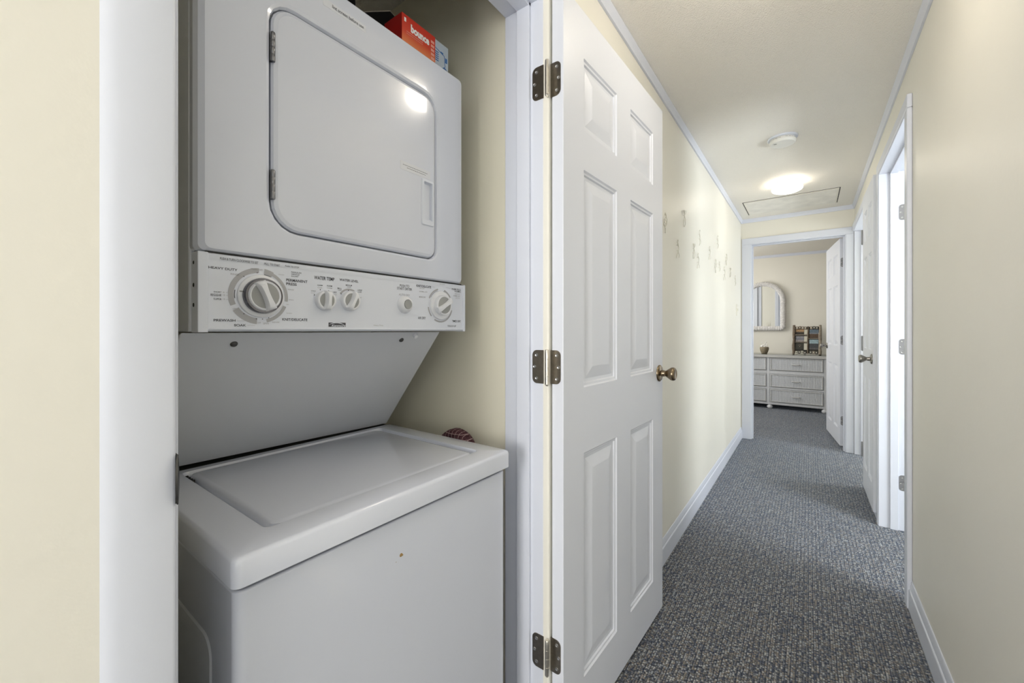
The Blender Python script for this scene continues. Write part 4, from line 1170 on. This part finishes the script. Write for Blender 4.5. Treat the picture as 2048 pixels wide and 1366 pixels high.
bm = bmesh.new(); plate(bm, pl[::-1], lambda u, v: (u, 0.012, v), lambda u, v: (u, 0.004, v))
obj('mirror_glass', bm, mat('mirror_silver', (0.86, 0.88, 0.88), 0.02, metal=1), o)
bm = bmesh.new(); plate(bm, pl, lambda u, v: (u, 0.018, v), lambda u, v: (u, 0.038, v)); obj('backing', bm, mat('mirror_backing', (0.2, 0.16, 0.12), 0.8), o)

# pot with shells and glass tapers
o = empty('decorated_pot', (-0.545, 7.20, 0.793)); tag(o, 'small brown woven pot with white blooms on the left of the dresser', 'pot')
bm = bmesh.new(); lathe(bm, (0, 0, 0), (0, 0, 1), [(0, 0), (0.034, 0), (0.038, 0.006), (0.050, 0.035), (0.058, 0.065), (0.059, 0.088), (0.054, 0.100), (0.050, 0.098), (0.047, 0.080), (0, 0.078)], 28)
obj('pot', bm, mat('woven_brown_pot', (0.27, 0.225, 0.15), 0.7, noise=(70, 0.35), bump=(120, 0.8)), o, smooth=True, angle=60)
WB = mat('white_bloom', (0.85, 0.84, 0.80), 0.4); rnd = random.Random(3)
for i, (x, y, z, r) in enumerate(((-0.030, -0.015, 0.108, 0.020), (-0.012, 0.012, 0.128, 0.013), (0.012, -0.01, 0.150, 0.010), (0.026, 0.01, 0.175, 0.009), (-0.028, 0.01, 0.165, 0.009), (0.034, -0.01, 0.125, 0.010), (0.004, -0.02, 0.108, 0.014))):
    bm = bmesh.new(); lathe(bm, (x, y, z-r), (0.1*math.sin(i), 0.1*math.cos(i), 1), [(0, 0), (r*0.6, r*0.3), (r, r), (r*0.75, r*1.6), (r*0.3, r*2.1), (0, r*2.3)], 12)
    tube(bm, [(x*0.6, y*0.6, 0.075), (x, y, z-r*0.8)], 0.0014, 5)
    obj('bloom', bm, WB, o, smooth=True, angle=80)

# driftwood collage frame leaning on the wall
PF = empty('collage_frame', (-0.030, 7.215, 0.7965)); tag(PF, 'rustic wooden collage picture frame leaning on the wall above the dresser', 'picture frame')
PF.rotation_euler = (math.radians(-14), 0, math.radians(-4))
WD = mat('weathered_driftwood', (0.19, 0.15, 0.11), 0.8, noise=(35, 0.45), bump=(80, 0.8))
WD2 = mat('pale_driftwood', (0.33, 0.285, 0.225), 0.8, noise=(30, 0.35), bump=(80, 0.8))
WD3 = mat('grey_driftwood', (0.13, 0.125, 0.11), 0.85, noise=(40, 0.4), bump=(80, 0.8))
CREAMM = mat('cream_mat_board', (0.62, 0.60, 0.50), 0.7)
FW, FH = 0.345, 0.435
def pb(name, boxes, m, parent=PF, bevel=0.003):
    bm = bmesh.new()
    for b in boxes: box(bm, *b)
    return obj(name, bm, m, parent, bevel=bevel)
pb('backing', [(-FW/2+0.02, FW/2-0.02, 0.004, 0.012, 0.02, FH-0.02)], mat('dark_backing', (0.03, 0.028, 0.022), 0.8), bevel=0)
rnd = random.Random(11)
for sx in (-1, 1):
    bm = bmesh.new(); x = sx*(FW/2-0.018)
    tube(bm, [(x+0.002*math.sin(k*1.7), -0.004, k*FH/10) for k in range(11)], lambda t: 0.017+0.0025*math.sin(t*11+sx), 10)
    obj('side_post', bm, WD2 if sx > 0 else WD, PF, smooth=True)
bm = bmesh.new(); tube(bm, [(0.014+0.001*math.sin(k*2.1), -0.004, 0.012+k*(FH-0.03)/8) for k in range(9)], 0.0085, 8)
obj('center_post', bm, WD, PF, smooth=True)
for (a, b, z) in ((-FW/2+0.034, 0.008, 0.287), (-FW/2+0.034, 0.008, 0.178), (0.022, FW/2-0.034, 0.235)):
    bm = bmesh.new(); tube(bm, [(a, -0.006, z), ((a+b)/2, -0.007, z+0.002), (b, -0.006, z)], 0.0065, 8)
    obj('rail', bm, WD2, PF, smooth=True)
for row, z0_ in ((0, FH-0.062), (1, 0.006)):
    for i in range(8):
        if i == 4: continue
        x0_ = -FW/2+0.040+i*0.0335; j = rnd.uniform(-0.004, 0.005)
        mm = [WD3, WD, WD2][rnd.randrange(3)] if row == 0 else [CREAMM, WD3, CREAMM, WD3, WD, WD3, WD2, WD3][i]
        t = pb('block', [(x0_, x0_+0.029, -0.014, 0.004, z0_+j, z0_+0.042+j)], mm)
        bm = bmesh.new(); lathe(bm, (x0_+0.0145, -0.0145, z0_+0.021+j), (0, -1, 0), [(0.008, 0), (0.007, 0.0012), (0.004, 0.0014), (0, 0.0008)], 10)
        obj('charm', bm, CREAMM if mm is not CREAMM else WD3, t, smooth=True)
def photo(x0_, x1_, z0_, z1_, bands):
    bm = bmesh.new(); mats_ = []
    for i, (t0, t1, c) in enumerate(bands):
        box(bm, x0_, x1_, -0.0005, 0.0035, z0_+(z1_-z0_)*t0, z0_+(z1_-z0_)*t1, i); mats_.append(mat('photo_print', c, 0.4, noise=(60, 0.4)))
    obj('photo', bm, mats_, PF)
photo(-0.132, -0.034, 0.300, 0.372, [(0, 0.42, (0.035, 0.03, 0.022)), (0.42, 0.55, (0.20, 0.13, 0.07)), (0.55, 1, (0.46, 0.29, 0.15))])
photo(-0.132, -0.034, 0.190, 0.272, [(0, 0.35, (0.30, 0.28, 0.28)), (0.35, 0.6, (0.17, 0.18, 0.22)), (0.6, 1, (0.26, 0.26, 0.28))])
photo(-0.132, -0.034, 0.068, 0.165, [(0, 1, (0.03, 0.03, 0.02))])
photo(0.030, 0.136, 0.252, 0.372, [(0, 0.45, (0.10, 0.06, 0.035)), (0.45, 0.58, (0.22, 0.25, 0.28)), (0.58, 1, (0.14, 0.19, 0.24))])
photo(0.030, 0.136, 0.075, 0.222, [(0, 0.18, (0.10, 0.095, 0.10)), (0.18, 0.60, (0.055, 0.06, 0.07)), (0.60, 1, (0.33, 0.45, 0.50))])
pb('mat_strip', [(-0.032, 0.004, -0.0005, 0.0035, 0.300, 0.372), (-0.032, 0.004, -0.0005, 0.0035, 0.190, 0.272), (-0.032, 0.004, -0.0005, 0.0035, 0.068, 0.165)], CREAMM, bevel=0)
bm = bmesh.new(); tube(bm, [(-0.083+0.014*math.cos(a), -0.002, 0.128+0.012*math.sin(a)) for a in [math.pi*k/8 for k in range(9)]], 0.002, 6); lathe(bm, (-0.081, -0.001, 0.116), (0, -1, 0), [(0.006, 0), (0, 0.002)], 10)
obj('ornament', bm, WD2, PF)
bpy.context.view_layer.update()
